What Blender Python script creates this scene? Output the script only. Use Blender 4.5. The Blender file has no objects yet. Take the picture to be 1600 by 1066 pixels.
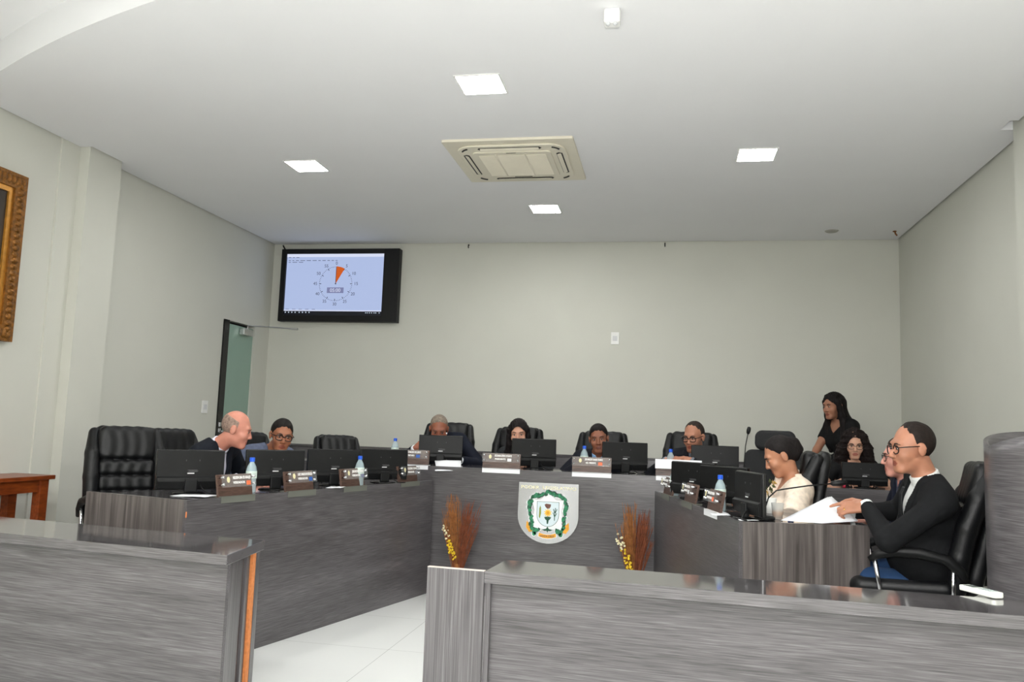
import bpy, math, random
import numpy as np
from mathutils import Matrix, Vector, Euler
random.seed(4)
SC = bpy.context.scene
COL = SC.collection
PI = math.pi

# ---------------------------------------------------------------- camera, world, exposure
def camera():
    yaw, pitch, roll = 0.189713608, 0.108312045, 0.0355593027
    cy, sy, cp, sp = math.cos(yaw), math.sin(yaw), math.cos(pitch), math.sin(pitch)
    f = Vector((-sy*cp, cy*cp, sp)); r = Vector((cy, sy, 0)); u = r.cross(f)
    c, s = math.cos(roll), math.sin(roll)
    r2 = c*r + s*u; u2 = c*u - s*r
    cam = bpy.data.cameras.new('camera'); o = bpy.data.objects.new('camera', cam); COL.objects.link(o)
    m = Matrix.Identity(4)
    for i in range(3):
        m[i][0] = r2[i]; m[i][1] = u2[i]; m[i][2] = -f[i]
    m.translation = Vector((0, 0, 1.32)); o.matrix_world = m
    cam.lens = 1277.11/1600*36; cam.sensor_width = 36; cam.clip_start = .05; cam.clip_end = 60
    SC.camera = o
camera()
W = bpy.data.worlds.new('world'); SC.world = W; W.use_nodes = True
W.node_tree.nodes['Background'].inputs[0].default_value = (.5, .55, .6, 1)
W.node_tree.nodes['Background'].inputs[1].default_value = 0.25
SC.view_settings.view_transform = 'Standard'; SC.view_settings.look = 'None'
SC.view_settings.exposure = 0.43; SC.view_settings.gamma = 1; SC.view_settings.use_curve_mapping = False
SC.cycles.use_denoising = True; SC.cycles.max_bounces = 8; SC.cycles.diffuse_bounces = 5
SC.cycles.caustics_reflective = False; SC.cycles.caustics_refractive = False
SC.cycles.sample_clamp_indirect = 4
def flash():                                             # the photographer's flash, turned up to the ceiling
    L = bpy.data.lights.new('flash', 'AREA'); L.energy = 84; L.shape = 'RECTANGLE'; L.size = .16; L.size_y = .10; L.color = (1, .99, .98)
    o = bpy.data.objects.new('flash', L); COL.objects.link(o); o.location = (0, -.02, 1.52)
    o.rotation_euler = Vector((-.08, 1, .52)).to_track_quat('-Z', 'Y').to_euler()
flash()
LAMP_STAGE, FILL_HALL = 62.0, 66.0

# ---------------------------------------------------------------- materials
def s2l(c):
    return tuple(((v/255)/12.92 if v/255 <= .04045 else ((v/255+.055)/1.055)**2.4) for v in c)
MATS = {}
def pmat(name, rgb, rough=.5, metal=0, noise=0, scale=8, spec=.5, emis=0, trans=0, bump=0, bscale=60, coat=0, sss=0, ecol=None, ior=1.45, alpha=1):
    if name in MATS: return MATS[name]
    m = bpy.data.materials.new(name); m.use_nodes = True; MATS[name] = m
    nt = m.node_tree; b = nt.nodes['Principled BSDF']; lk = nt.links
    c = s2l(rgb)
    b.inputs['Base Color'].default_value = (*c, 1); b.inputs['Roughness'].default_value = rough
    b.inputs['Metallic'].default_value = metal; b.inputs['Specular IOR Level'].default_value = spec
    b.inputs['IOR'].default_value = ior
    b.inputs['Transmission Weight'].default_value = trans; b.inputs['Coat Weight'].default_value = coat
    b.inputs['Alpha'].default_value = alpha
    if sss: b.inputs['Subsurface Weight'].default_value = sss; b.inputs['Subsurface Scale'].default_value = .01
    if emis:
        b.inputs['Emission Color'].default_value = (*(s2l(ecol) if ecol else c), 1); b.inputs['Emission Strength'].default_value = emis
    tc = nt.nodes.new('ShaderNodeTexCoord')
    if noise:
        n = nt.nodes.new('ShaderNodeTexNoise'); n.inputs['Scale'].default_value = scale; n.inputs['Detail'].default_value = 4
        lk.new(tc.outputs['Object'], n.inputs['Vector'])
        r = nt.nodes.new('ShaderNodeValToRGB')
        r.color_ramp.elements[0].position = .3; r.color_ramp.elements[1].position = .7
        r.color_ramp.elements[0].color = (*[max(0, v*(1-noise)) for v in c], 1)
        r.color_ramp.elements[1].color = (*[min(1, v*(1+noise)) for v in c], 1)
        lk.new(n.outputs['Fac'], r.inputs['Fac']); lk.new(r.outputs['Color'], b.inputs['Base Color'])
    if bump:
        n2 = nt.nodes.new('ShaderNodeTexNoise'); n2.inputs['Scale'].default_value = bscale; n2.inputs['Detail'].default_value = 3
        lk.new(tc.outputs['Object'], n2.inputs['Vector'])
        bp = nt.nodes.new('ShaderNodeBump'); bp.inputs['Strength'].default_value = bump; bp.inputs['Distance'].default_value = .01
        lk.new(n2.outputs['Fac'], bp.inputs['Height']); lk.new(bp.outputs['Normal'], b.inputs['Normal'])
    return m
def wood(name, axis, cols, rough=.28, fine=250, long=1.6, wide=9, spec=.5, bump=.15, coat=0):
    """laminate with streaks that run along one object axis"""
    if name in MATS: return MATS[name]
    m = bpy.data.materials.new(name); m.use_nodes = True; MATS[name] = m
    nt = m.node_tree; b = nt.nodes['Principled BSDF']; lk = nt.links
    b.inputs['Roughness'].default_value = rough; b.inputs['Specular IOR Level'].default_value = spec
    b.inputs['Coat Weight'].default_value = coat; b.inputs['Coat Roughness'].default_value = .06
    tc = nt.nodes.new('ShaderNodeTexCoord')
    def layer(across, along, det, dist):
        mp = nt.nodes.new('ShaderNodeMapping')
        sc = [along, along, across] if axis == 'xy' else [along if k == axis else across for k in 'xyz']
        mp.inputs['Scale'].default_value = sc
        n = nt.nodes.new('ShaderNodeTexNoise'); n.inputs['Scale'].default_value = 1; n.inputs['Detail'].default_value = det
        n.inputs['Distortion'].default_value = dist
        lk.new(tc.outputs['Object'], mp.inputs['Vector']); lk.new(mp.outputs['Vector'], n.inputs['Vector'])
        return n
    a = layer(fine, long*4, 3, .5); c = layer(wide, long*.5, 3, .3)
    mx = nt.nodes.new('ShaderNodeMix'); mx.data_type = 'FLOAT'; mx.inputs[0].default_value = .34 if fine > 100 else .5
    lk.new(a.outputs['Fac'], mx.inputs[2]); lk.new(c.outputs['Fac'], mx.inputs[3])
    r = nt.nodes.new('ShaderNodeValToRGB')
    e = r.color_ramp.elements
    e[0].position = .34; e[0].color = (*s2l(cols[0]), 1); e[1].position = .68; e[1].color = (*s2l(cols[2]), 1)
    q = e.new(.5); q.color = (*s2l(cols[1]), 1)
    lk.new(mx.outputs[0], r.inputs['Fac']); lk.new(r.outputs['Color'], b.inputs['Base Color'])
    bp = nt.nodes.new('ShaderNodeBump'); bp.inputs['Strength'].default_value = bump; bp.inputs['Distance'].default_value = .002
    lk.new(a.outputs['Fac'], bp.inputs['Height']); lk.new(bp.outputs['Normal'], b.inputs['Normal'])
    return m
G1 = ((62, 60, 61), (85, 82, 84), (110, 107, 109))
G2 = ((62, 57, 55), (90, 84, 82), (120, 113, 110))
W_X = wood('grey_laminate_x', 'x', G1); W_Y = wood('grey_laminate_y', 'y', G1); W_Z = wood('grey_laminate_upright', 'z', G2, fine=60, wide=16, long=.5)
W_ZF = wood('grey_laminate_upright_fine', 'z', G1, fine=150, wide=30, long=.6)
W_R = wood('grey_laminate_round', 'xy', G1)
W_TOP = wood('grey_laminate_gloss', 'x', G1, rough=.1, bump=.0, coat=.6)
W_TOPY = wood('grey_laminate_gloss_y', 'y', G1, rough=.1, bump=.0, coat=.6)
W_BROWN = wood('plate_wood', 'x', ((58, 40, 33), (84, 62, 53), (106, 82, 70)), fine=160, long=4, rough=.4)
W_TABLE = wood('red_brown_wood', 'y', ((96, 40, 12), (126, 56, 20), (150, 74, 30)), fine=60, long=3, rough=.3)
WALL = pmat('wall_paint', (203, 203, 194), .75, noise=.015, scale=2, bump=.04, bscale=90)
CEIL = pmat('ceiling_paint', (232, 232, 234), .85, noise=.01, scale=1.5)
WHITE = pmat('white_plastic', (232, 232, 230), .35, noise=.02)
PAPER = pmat('paper_white', (245, 246, 250), .7, noise=.01)
BLACK = pmat('black_plastic', (11, 12, 13), .48, spec=.35, noise=.15, scale=30)
BLACKG = pmat('black_gloss', (13, 13, 14), .18, noise=.1)
LEATHER = pmat('black_leather', (12, 13, 15), .42, spec=.4, noise=.25, scale=14, bump=.12, bscale=220)
STEEL = pmat('brushed_steel', (205, 206, 206), .3, metal=1, noise=.05, scale=20)
CHROME = pmat('chrome', (225, 225, 228), .15, metal=1, noise=.02)
LAMPM = pmat('lamp_diffuser', (255, 255, 252), .5, emis=LAMP_STAGE, noise=.0)
FILLM = pmat('hall_fill_diffuser', (255, 255, 252), .5, emis=FILL_HALL, noise=.0)

# ---------------------------------------------------------------- mesh helpers
def mk(name, verts, faces, mats, parent=None, smooth=False, midx=None, loc=None, rot=None, bevel=0):
    me = bpy.data.meshes.new(name); me.from_pydata([tuple(map(float, v)) for v in verts], [], faces)
    for m in (mats if isinstance(mats, (list, tuple)) else [mats]): me.materials.append(m)
    if smooth: me.polygons.foreach_set('use_smooth', [True]*len(me.polygons))
    if midx is not None: me.polygons.foreach_set('material_index', list(map(int, midx)))
    me.update()
    o = bpy.data.objects.new(name, me); COL.objects.link(o)
    if parent: o.parent = parent
    if loc is not None: o.location = loc
    if rot is not None: o.rotation_euler = rot
    if bevel:
        b = o.modifiers.new('bevel', 'BEVEL'); b.width = bevel; b.segments = 2; b.limit_method = 'ANGLE'
    return o
def fastmesh(name, V, Q, mats, parent=None, midx=None):
    me = bpy.data.meshes.new(name); n = len(Q)
    me.vertices.add(len(V)); me.vertices.foreach_set('co', np.asarray(V, np.float32).ravel())
    me.loops.add(4*n); me.loops.foreach_set('vertex_index', np.asarray(Q, np.int32).ravel())
    me.polygons.add(n); me.polygons.foreach_set('loop_start', np.arange(0, 4*n, 4, dtype=np.int32))
    me.polygons.foreach_set('loop_total', np.full(n, 4, np.int32))
    me.polygons.foreach_set('use_smooth', np.ones(n, bool))
    for m in (mats if isinstance(mats, (list, tuple)) else [mats]): me.materials.append(m)
    if midx is not None: me.polygons.foreach_set('material_index', midx.astype(np.int32))
    me.update(calc_edges=True); me.validate()
    o = bpy.data.objects.new(name, me); COL.objects.link(o)
    if parent: o.parent = parent
    return o
class MB:
    def __init__(s): s.v = []; s.f = []
    def add(s, v, f):
        n = len(s.v); s.v += [tuple(p) for p in v]; s.f += [[i+n for i in q] for q in f]; return s
    def box(s, x0, x1, y0, y1, z0, z1, M=None):
        v = [(x, y, z) for z in (z0, z1) for y in (y0, y1) for x in (x0, x1)]
        if M is not None: v = [M @ Vector(p) for p in v]
        return s.add(v, [(0, 2, 3, 1), (4, 5, 7, 6), (0, 1, 5, 4), (2, 6, 7, 3), (0, 4, 6, 2), (1, 3, 7, 5)])
    def prism(s, pts, z0, z1, M=None):
        n = len(pts); v = [(x, y, z0) for x, y in pts]+[(x, y, z1) for x, y in pts]
        if M is not None: v = [M @ Vector(p) for p in v]
        return s.add(v, [list(range(n))[::-1], list(range(n, 2*n))]+[(i, (i+1) % n, n+(i+1) % n, n+i) for i in range(n)])
    def tube(s, pts, r, n=8, cap=True):
        P = [Vector(p) for p in pts]; R = r if isinstance(r, (list, tuple)) else [r]*len(P)
        up = None; rings = []
        for i, p in enumerate(P):
            t = ((P[i+1]-p) if i < len(P)-1 else (p-P[i-1])).normalized()
            if 0 < i < len(P)-1: t = ((P[i+1]-p).normalized()+(p-P[i-1]).normalized()).normalized()
            if up is None: up = Vector((0, 0, 1)) if abs(t.z) < .9 else Vector((1, 0, 0))
            a = t.cross(up).normalized(); b = a.cross(t).normalized(); up = b
            rings.append([p+(a*math.cos(2*PI*k/n)+b*math.sin(2*PI*k/n))*R[i] for k in range(n)])
        v = [q for rg in rings for q in rg]
        f = [(i*n+k, i*n+(k+1) % n, (i+1)*n+(k+1) % n, (i+1)*n+k) for i in range(len(P)-1) for k in range(n)]
        if cap: f += [list(range(n))[::-1], list(range((len(P)-1)*n, len(P)*n))]
        return s.add(v, f)
    def lathe(s, prof, n=16, c=(0, 0, 0), M=None):
        v = [(c[0]+r*math.cos(2*PI*k/n), c[1]+r*math.sin(2*PI*k/n), c[2]+z) for r, z in prof for k in range(n)]
        if M is not None: v = [M @ Vector(p) for p in v]
        m = len(prof)
        f = [(i*n+k, i*n+(k+1) % n, (i+1)*n+(k+1) % n, (i+1)*n+k) for i in range(m-1) for k in range(n)]
        return s.add(v, f+[list(range(n))[::-1], list(range((m-1)*n, m*n))])
    def ball(s, c, r, n=8, m=6, M=None):
        r = (r, r, r) if not isinstance(r, (tuple, list)) else r
        v = [(c[0]+r[0]*math.sin(PI*(i+.001)/m)*math.cos(2*PI*k/n), c[1]+r[1]*math.sin(PI*(i+.001)/m)*math.sin(2*PI*k/n), c[2]-r[2]*math.cos(PI*i/m)) for i in range(m+1) for k in range(n)]
        if M is not None: v = [M @ Vector(p) for p in v]
        return s.add(v, [(i*n+k, i*n+(k+1) % n, (i+1)*n+(k+1) % n, (i+1)*n+k) for i in range(m) for k in range(n)])
    def build(s, name, mat, parent=None, smooth=False, loc=None, rot=None, bevel=0):
        return mk(name, s.v, s.f, mat, parent, smooth, None, loc, rot, bevel)
def tag(o, label=None, cat=None, group=None, kind=None):
    for k, v in (('label', label), ('category', cat), ('group', group), ('kind', kind)):
        if v: o[k] = v
    return o
def thing(name, label, cat, loc=(0, 0, 0), rz=0, group=None):
    o = bpy.data.objects.new(name, None); COL.objects.link(o); o.empty_display_size = .1
    o.location = loc; o.rotation_euler = (0, 0, rz)
    return tag(o, label, cat, group)
def copy_tree(o, parent=None):
    c = o.copy(); COL.objects.link(c)
    if parent: c.parent = parent; c.matrix_parent_inverse = o.matrix_parent_inverse
    for ch in list(KIDS.get(o.name, [])): copy_tree(ch, c)
    return c
KIDS = {}
def index_kids():
    KIDS.clear()
    for o in bpy.data.objects:
        if o.parent: KIDS.setdefault(o.parent.name, []).append(o)
FONT_CACHE = {}
def text(name, s, size, mat, parent=None, M=None, ext=.0004, align='CENTER', sx=1.0, bold=0):
    cu = bpy.data.curves.new('t', 'FONT'); cu.body = s; cu.size = size; cu.extrude = ext; cu.align_x = align; cu.align_y = 'CENTER'
    cu.offset = bold
    t = bpy.data.objects.new('t', cu); COL.objects.link(t)
    dg = bpy.context.evaluated_depsgraph_get(); dg.update()
    me = bpy.data.meshes.new_from_object(t.evaluated_get(dg)); bpy.data.objects.remove(t); bpy.data.curves.remove(cu)
    me.name = name
    S = Matrix.Diagonal((sx, 1, 1, 1))
    me.transform((M if M is not None else Matrix.Identity(4)) @ S)
    me.materials.clear(); me.materials.append(mat)
    o = bpy.data.objects.new(name, me); COL.objects.link(o)
    if parent: o.parent = parent
    return o
def frame(o, x, z):
    """matrix with local x,y(up text),z from origin, x dir, z dir"""
    x = Vector(x).normalized(); z = Vector(z).normalized(); y = z.cross(x).normalized()
    m = Matrix.Identity(4)
    for i in range(3): m[i][0] = x[i]; m[i][1] = y[i]; m[i][2] = z[i]
    m.translation = Vector(o); return m

# ---------------------------------------------------------------- signed distance modelling (soft shapes)
def nrm(v): v = np.asarray(v, float); return v/np.linalg.norm(v)
def cap(a, b, ra, rb=None, k=.02):
    a = np.asarray(a, np.float32); b = np.asarray(b, np.float32); rb = ra if rb is None else rb
    ba = b-a; bb = float(ba@ba)+1e-9
    def f(P):
        h = np.clip((P-a)@ba/bb, 0, 1); return np.linalg.norm(P-a-h[:, None]*ba, axis=1)-(ra+(rb-ra)*h)
    return (f, k)
def capcut(a, b, ra, rb, k=.02):
    a = np.asarray(a, np.float32); b = np.asarray(b, np.float32); g = cap(a, b+(b-a)*.3, ra, ra+(rb-ra)*1.3)[0]; n = ((b-a)/np.linalg.norm(b-a)).astype(np.float32)
    return (lambda P: np.maximum(g(P), (P-b)@n), k)
def ell(c, r, R=None, k=.02):
    c = np.asarray(c, np.float32); r = np.asarray(r, np.float32)
    def f(P):
        q = P-c
        if R is not None: q = q@R
        k0 = np.linalg.norm(q/r, axis=1); k1 = np.linalg.norm(q/(r*r), axis=1)+1e-9
        return k0*(k0-1)/k1
    return (f, k)
def rbox(c, h, rad, R=None, k=.01):
    c = np.asarray(c, np.float32); h = np.asarray(h, np.float32)-rad
    def f(P):
        q = P-c
        if R is not None: q = q@R
        q = np.abs(q)-h
        return np.linalg.norm(np.maximum(q, 0), axis=1)+np.minimum(q.max(axis=1), 0)-rad
    return (f, k)
def smin(a, b, k):
    h = np.clip(.5+.5*(b-a)/k, 0, 1); return b*(1-h)+a*h-k*h*(1-h)
def union(prims, base=None):
    def f(P):
        d = np.full(len(P), 9., np.float32) if base is None else base(P)
        for g, k in prims:
            if k < 0:                                    # carve
                d = -smin(-d, g(P), -k)
            else: d = smin(d, g(P), k)
        return d
    return f
def nets(fn, lo, hi, h):
    lo = np.asarray(lo, np.float32); hi = np.asarray(hi, np.float32)
    B = 4; nb = np.ceil((hi-lo)/(h*B)).astype(int)+1; n = nb*B
    ax = [np.arange(nb[i])*h*B+lo[i]+h*(B-1)/2 for i in range(3)]
    C = np.stack(np.meshgrid(*ax, indexing='ij'), -1).reshape(-1, 3).astype(np.float32)
    dc = fn(C).astype(np.float32)
    D = np.repeat(np.repeat(np.repeat(dc.reshape(nb), B, 0), B, 1), B, 2)
    act = np.nonzero(np.abs(dc) < h*B*1.1+.022)[0]
    off = (np.stack(np.meshgrid(*[np.arange(B)]*3, indexing='ij'), -1).reshape(-1, 3)).astype(int)
    bi = np.stack(np.unravel_index(act, nb), -1)
    for s in range(0, len(bi), 6000):
        idx = (bi[s:s+6000, None, :]*B+off[None]).reshape(-1, 3)
        D[idx[:, 0], idx[:, 1], idx[:, 2]] = fn((idx*h+lo).astype(np.float32))
    D[0], D[-1] = 1, 1; D[:, 0], D[:, -1] = 1, 1; D[:, :, 0], D[:, :, -1] = 1, 1
    S = D < 0
    cnt = np.zeros(tuple(n-1), np.int8)
    for dx in (0, 1):
        for dy in (0, 1):
            for dz in (0, 1): cnt += S[dx:n[0]-1+dx, dy:n[1]-1+dy, dz:n[2]-1+dz]
    cells = np.stack(np.nonzero((cnt > 0) & (cnt < 8)), -1)
    cid = np.full(tuple(n-1), -1, np.int32); cid[cells[:, 0], cells[:, 1], cells[:, 2]] = np.arange(len(cells))
    acc = np.zeros((len(cells), 3)); num = np.zeros(len(cells))
    for a in range(3):
        e = np.zeros(3, int); e[a] = 1; o = [q for q in range(3) if q != a]
        for i in (0, 1):
            for j in (0, 1):
                p = cells.copy(); p[:, o[0]] += i; p[:, o[1]] += j; q = p+e
                d0 = D[p[:, 0], p[:, 1], p[:, 2]]; d1 = D[q[:, 0], q[:, 1], q[:, 2]]
                m = (d0 < 0) != (d1 < 0); t = np.where(m, d0/np.where(m, d0-d1, 1), 0)
                pos = (p-cells).astype(float); pos[:, a] += t
                acc += pos*m[:, None]; num += m
    V = (cells+acc/num[:, None])*h+lo
    Q = []
    for a in range(3):
        sl0 = [slice(1, -1)]*3; sl1 = [slice(1, -1)]*3; sl0[a] = slice(0, n[a]-1); sl1[a] = slice(1, n[a])
        A = S[tuple(sl0)]; Bb = S[tuple(sl1)]
        P = np.stack(np.nonzero(A != Bb), -1); flip = A[P[:, 0], P[:, 1], P[:, 2]]
        P = P+1; P[:, a] -= 1
        b, c = (a+1) % 3, (a+2) % 3
        def cc(i, j):
            q = P.copy(); q[:, b] -= i; q[:, c] -= j; return cid[q[:, 0], q[:, 1], q[:, 2]]
        q = np.stack([cc(1, 1), cc(0, 1), cc(0, 0), cc(1, 0)], -1)
        q[~flip] = q[~flip][:, ::-1]
        Q.append(q)
    Q = np.concatenate(Q); Q = Q[(Q >= 0).all(1)]
    return V, Q
def fbm(P, f, seed=0):
    r = np.random.RandomState(seed); s = 0
    for k in range(6):
        d = r.randn(3)*f*(1+.5*k); s = s+np.sin(P@d.astype(np.float32)+r.rand()*7)/(1+.4*k)
    return s/3

# ---------------------------------------------------------------- the room
XL, XR, YB, ZC = -4.53, 2.28, 8.69, 3.37
def structure(o): o['kind'] = 'structure'; return o
TILE = None
def tile_mat():
    m = pmat('porcelain_tile', (236, 238, 236), .16, noise=.012, scale=1.2)
    nt = m.node_tree; b = nt.nodes['Principled BSDF']; tc = nt.nodes['Texture Coordinate']
    br = nt.nodes.new('ShaderNodeTexBrick'); br.offset = 0; br.inputs['Scale'].default_value = 1
    br.inputs['Brick Width'].default_value = .8; br.inputs['Row Height'].default_value = .8; br.inputs['Mortar Size'].default_value = .002
    br.inputs['Color1'].default_value = (*s2l((243, 245, 243)), 1); br.inputs['Color2'].default_value = (*s2l((241, 243, 241)), 1)
    br.inputs['Mortar'].default_value = (*s2l((196, 198, 196)), 1)
    nt.links.new(tc.outputs['Object'], br.inputs['Vector']); nt.links.new(br.outputs['Color'], b.inputs['Base Color'])
    return m
TILE = tile_mat()
structure(MB().box(-4.8, 2.6, -6, 8.8, -.1, 0).build('floor', TILE))
# raised platform under the desks
pl = MB()
pl.prism([(-4.53, 4.27), (-3.1, 4.25), (-2.52, 4.08), (-1.92, 6.52), (-2.26, 6.52), (-2.26, 6.94), (-4.53, 6.94)], 0, .12)
pl.prism([(.40, 4.52), (1.02, 4.62), (1.04, 3.75), (2.28, 3.75), (2.28, 6.52), (-.03, 6.52)], 0, .12)
pl.prism([(XL, 6.95), (-2.25, 6.95), (-2.25, 6.555), (XR, 6.555), (XR, YB), (XL, YB)], 0, .24)
structure(pl.build('floor_platform', pmat('platform_tile', (228, 229, 226), .3, noise=.02)))
def wallbox(name, boxes):
    m = MB()
    for b in boxes: m.box(*b)
    return structure(m.build(name, WALL))
wallbox('wall_back', [(XL-.2, XR+.2, YB, YB+.15, 0, 3.6)])
DY0, DY1, DZ = 7.70, 8.36, 2.36
wallbox('wall_left', [(XL-.15, XL, 5.75, DY0, 0, 3.6), (XL-.15, XL, DY1, YB, 0, 3.6), (XL-.15, XL, DY0, DY1, DZ, 3.6),
                      (-4.65, -4.49, -6, 5.38, 0, 3.6)])
structure(MB().box(-4.66, -4.39, 5.38, 5.75, 0, 3.6).build('trim_1', WALL))
structure(MB().box(-4.66, -4.475, 5.19, 5.38, 0, 3.6).build('trim_2', WALL))
wallbox('wall_right', [(XR, XR+.15, 5.60, YB, 0, 3.6), (2.17, 2.32, -6, 5.60, 0, 3.6)])
wallbox('wall_rear', [(-4.8, 2.5, -6.15, -6, 0, 3.6)])
# corridor behind the glass door
wallbox('wall_corridor', [(-5.9, -5.8, 6.9, 9.1, 0, 2.7), (-5.9, XL-.15, 6.8, 6.9, 0, 2.7), (-5.9, XL-.15, 9.1, 9.2, 0, 2.7), (-5.9, XL-.15, 6.8, 9.2, 2.7, 2.8), (-5.9, XL-.15, 6.8, 9.2, .14, .24)])
# stage ceiling, its edge bulging towards the hall, a shadow gap all round
g = .022
arc = []
for i in range(41):
    x = -4.49+g+(2.17-g+4.49-g)*i/40
    arc.append((x, 11.79-math.sqrt(8.8**2-(x-.24)**2)))
poly = arc+[(2.17-g, 5.60-.14), (2.10, 5.60-.14), (2.10, 5.60+.02), (XR-g, 5.60+.02), (XR-g, YB-g), (XL+g, YB-g), (XL+g, 5.76), (-4.37, 5.76), (-4.37, 5.37), (-4.49+g, 5.37)]
structure(MB().prism(poly, ZC, 3.58).build('ceiling', CEIL))
structure(MB().box(-4.8, 2.6, -6.1, 8.8, 3.58, 3.68).build('ceiling_hall', CEIL))

# ceiling lamps
def led(cx, cy, z, s, label, mat, group):
    t = thing('ceiling_lamp', label, 'lamp', (cx, cy, z), 0, group)
    m = MB()
    h = s/2
    m.box(-h-.012, h+.012, -h-.012, -h, -.006, 0); m.box(-h-.012, h+.012, h, h+.012, -.006, 0)
    m.box(-h-.012, -h, -h, h, -.006, 0); m.box(h, h+.012, -h, h, -.006, 0)
    m.build('lamp_frame', WHITE, t)
    MB().box(-h, h, -h, h, -.004, -.001).build('lamp_diffuser', mat, t)
    return t
for (x, y), lb in (((-1.12, 4.57), 'square white recessed ceiling lamp, lit, nearest to the camera in front of the air conditioner'),
                   ((-2.87, 5.945), 'square white recessed ceiling lamp, lit, left of the air conditioner'),
                   ((.612, 5.97), 'square white recessed ceiling lamp, lit, right of the air conditioner'),
                   ((-1.135, 7.32), 'square white recessed ceiling lamp, lit, behind the air conditioner and nearest to the back wall')):
    led(x, y, ZC, .255, lb, LAMPM, 'square ceiling lamps over the desks')
for y in (-4.2, -1.6, 1.0):  # unseen lamps added behind the camera to light the room from the front
    for x in (-3.3, -1.1, 1.1):
        led(x, y, 3.58, .4, 'unseen square lamp added over the public hall as fill light', FILLM, 'unseen fill lamps added over the public hall')

# ceiling cassette
def cassette():
    t = thing('air_conditioner', 'cream ceiling cassette air conditioner with slotted grille between the lamps', 'air conditioner', (-1.145, 5.94, ZC))
    A = pmat('cassette_cream', (219, 213, 196), .5, noise=.02); Dk = pmat('cassette_dark', (38, 36, 34), .6, noise=.1)
    def rr(hx, hy, r, n=6):
        p = []
        for cx, cy, a0 in ((hx-r, hy-r, 0), (-hx+r, hy-r, 90), (-hx+r, -hy+r, 180), (hx-r, -hy+r, 270)):
            for i in range(n+1):
                a = math.radians(a0+90*i/n); p.append((cx+r*math.cos(a), cy+r*math.sin(a)))
        return p
    MB().prism(rr(.475, .475, .015), -.02, 0).build('cover_panel', A, t, bevel=.004)
    MB().prism(rr(.40, .40, .13), -.034, -.02).build('inner_ring', A, t, bevel=.005)
    g = MB().prism(rr(.29, .29, .03), -.044, -.034)
    for i in range(28):
        y = -.23+.46*i/27
        g.box(-.25, .25, y-.004, y+.004, -.050, -.044)
    for x in (-.12, .1): g.box(x-.006, x+.006, -.26, .26, -.051, -.044)
    g.build('intake_grille', A, t, bevel=.001)
    MB().box(-.07, .07, .268, .276, -.0465, -.044).build('grille_latch', Dk, t)
    MB().box(-.035, .035, -.282, -.276, -.0455, -.044).build('maker_mark', Dk, t)
    for k in range(4):
        M = Matrix.Rotation(k*PI/2, 4, 'Z')
        MB().prism([(M @ Vector(p)).to_2d() for p in [(-.22, .325, 0), (.22, .325, 0), (.235, .345, 0), (.22, .37, 0), (-.22, .37, 0), (-.235, .345, 0)]], -.0355, -.0335).build('air_outlet', Dk, t)
        fl = MB().box(-.215, .215, -.017, .017, -.002, .002).build('air_flap', A, t)
        fl.matrix_local = M @ Matrix.Translation((0, .347, -.038)) @ Matrix.Rotation(math.radians(20), 4, 'X')
        a = [math.radians(45+k*90-20+40*i/6) for i in range(7)]
        pts = [(.27*math.copysign(1, math.cos(math.radians(45+k*90)))+.095*math.cos(q), .27*math.copysign(1, math.sin(math.radians(45+k*90)))+.095*math.sin(q), -.035) for q in a]
        MB().tube(pts, .007, 6).build('corner_slot', Dk, t)
cassette()
# small ceiling fittings
t = thing('motion_sensor', 'small white box sensor on the ceiling near the top edge', 'sensor', (-.29, 3.80, ZC))
MB().box(-.04, .04, -.035, .035, -.075, 0).build('housing', WHITE, t, bevel=.012)
MB().ball((-.017, -.02, -.076), .012).ball((.017, -.02, -.076), .012).build('sensor_eye', pmat('sensor_eye', (190, 192, 194), .3), t, True)
tag(MB().lathe([(.0, -.012), (.05, -.012), (.062, -.004), (.065, 0)], 20, (1.56, 8.28, ZC)).build('smoke_detector', pmat('detector_grey', (168, 166, 158), .6), None, True), 'flat grey round detector on the ceiling near the right back corner', 'detector')
tag(MB().tube([(2.145, 8.31, ZC), (2.15, 8.30, ZC-.03), (2.165, 8.31, ZC-.045)], .008, 6).ball((2.145, 8.31, ZC-.004), (.02, .02, .008)).build('cable_end', pmat('rusty_wire', (122, 76, 40), .6), None, True), 'short rusty wire end poking from the ceiling in the right back corner', 'wire')
for x, lb in ((-2.194, 'tiny dark hook in the back wall joint just right of the television'), (-.047, 'tiny dark hook in the back wall joint above the right half of the wall')):
    tag(MB().tube([(x, YB, 3.35), (x, YB-.03, 3.35), (x, YB-.035, 3.32), (x, YB-.02, 3.315)], .006, 6).build('ceiling_hook', BLACK), lb, 'hook', 'tiny hooks along the back wall joint')
tag(MB().tube([(-4.42, YB-.01, 3.36), (-4.40, YB-.015, 3.33), (-4.375, YB-.03, 3.30), (-4.36, YB-.03, 3.25)], .008, 6).build('television_cable', BLACK), 'thin black cable running from the ceiling down behind the television', 'cable')

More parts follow.
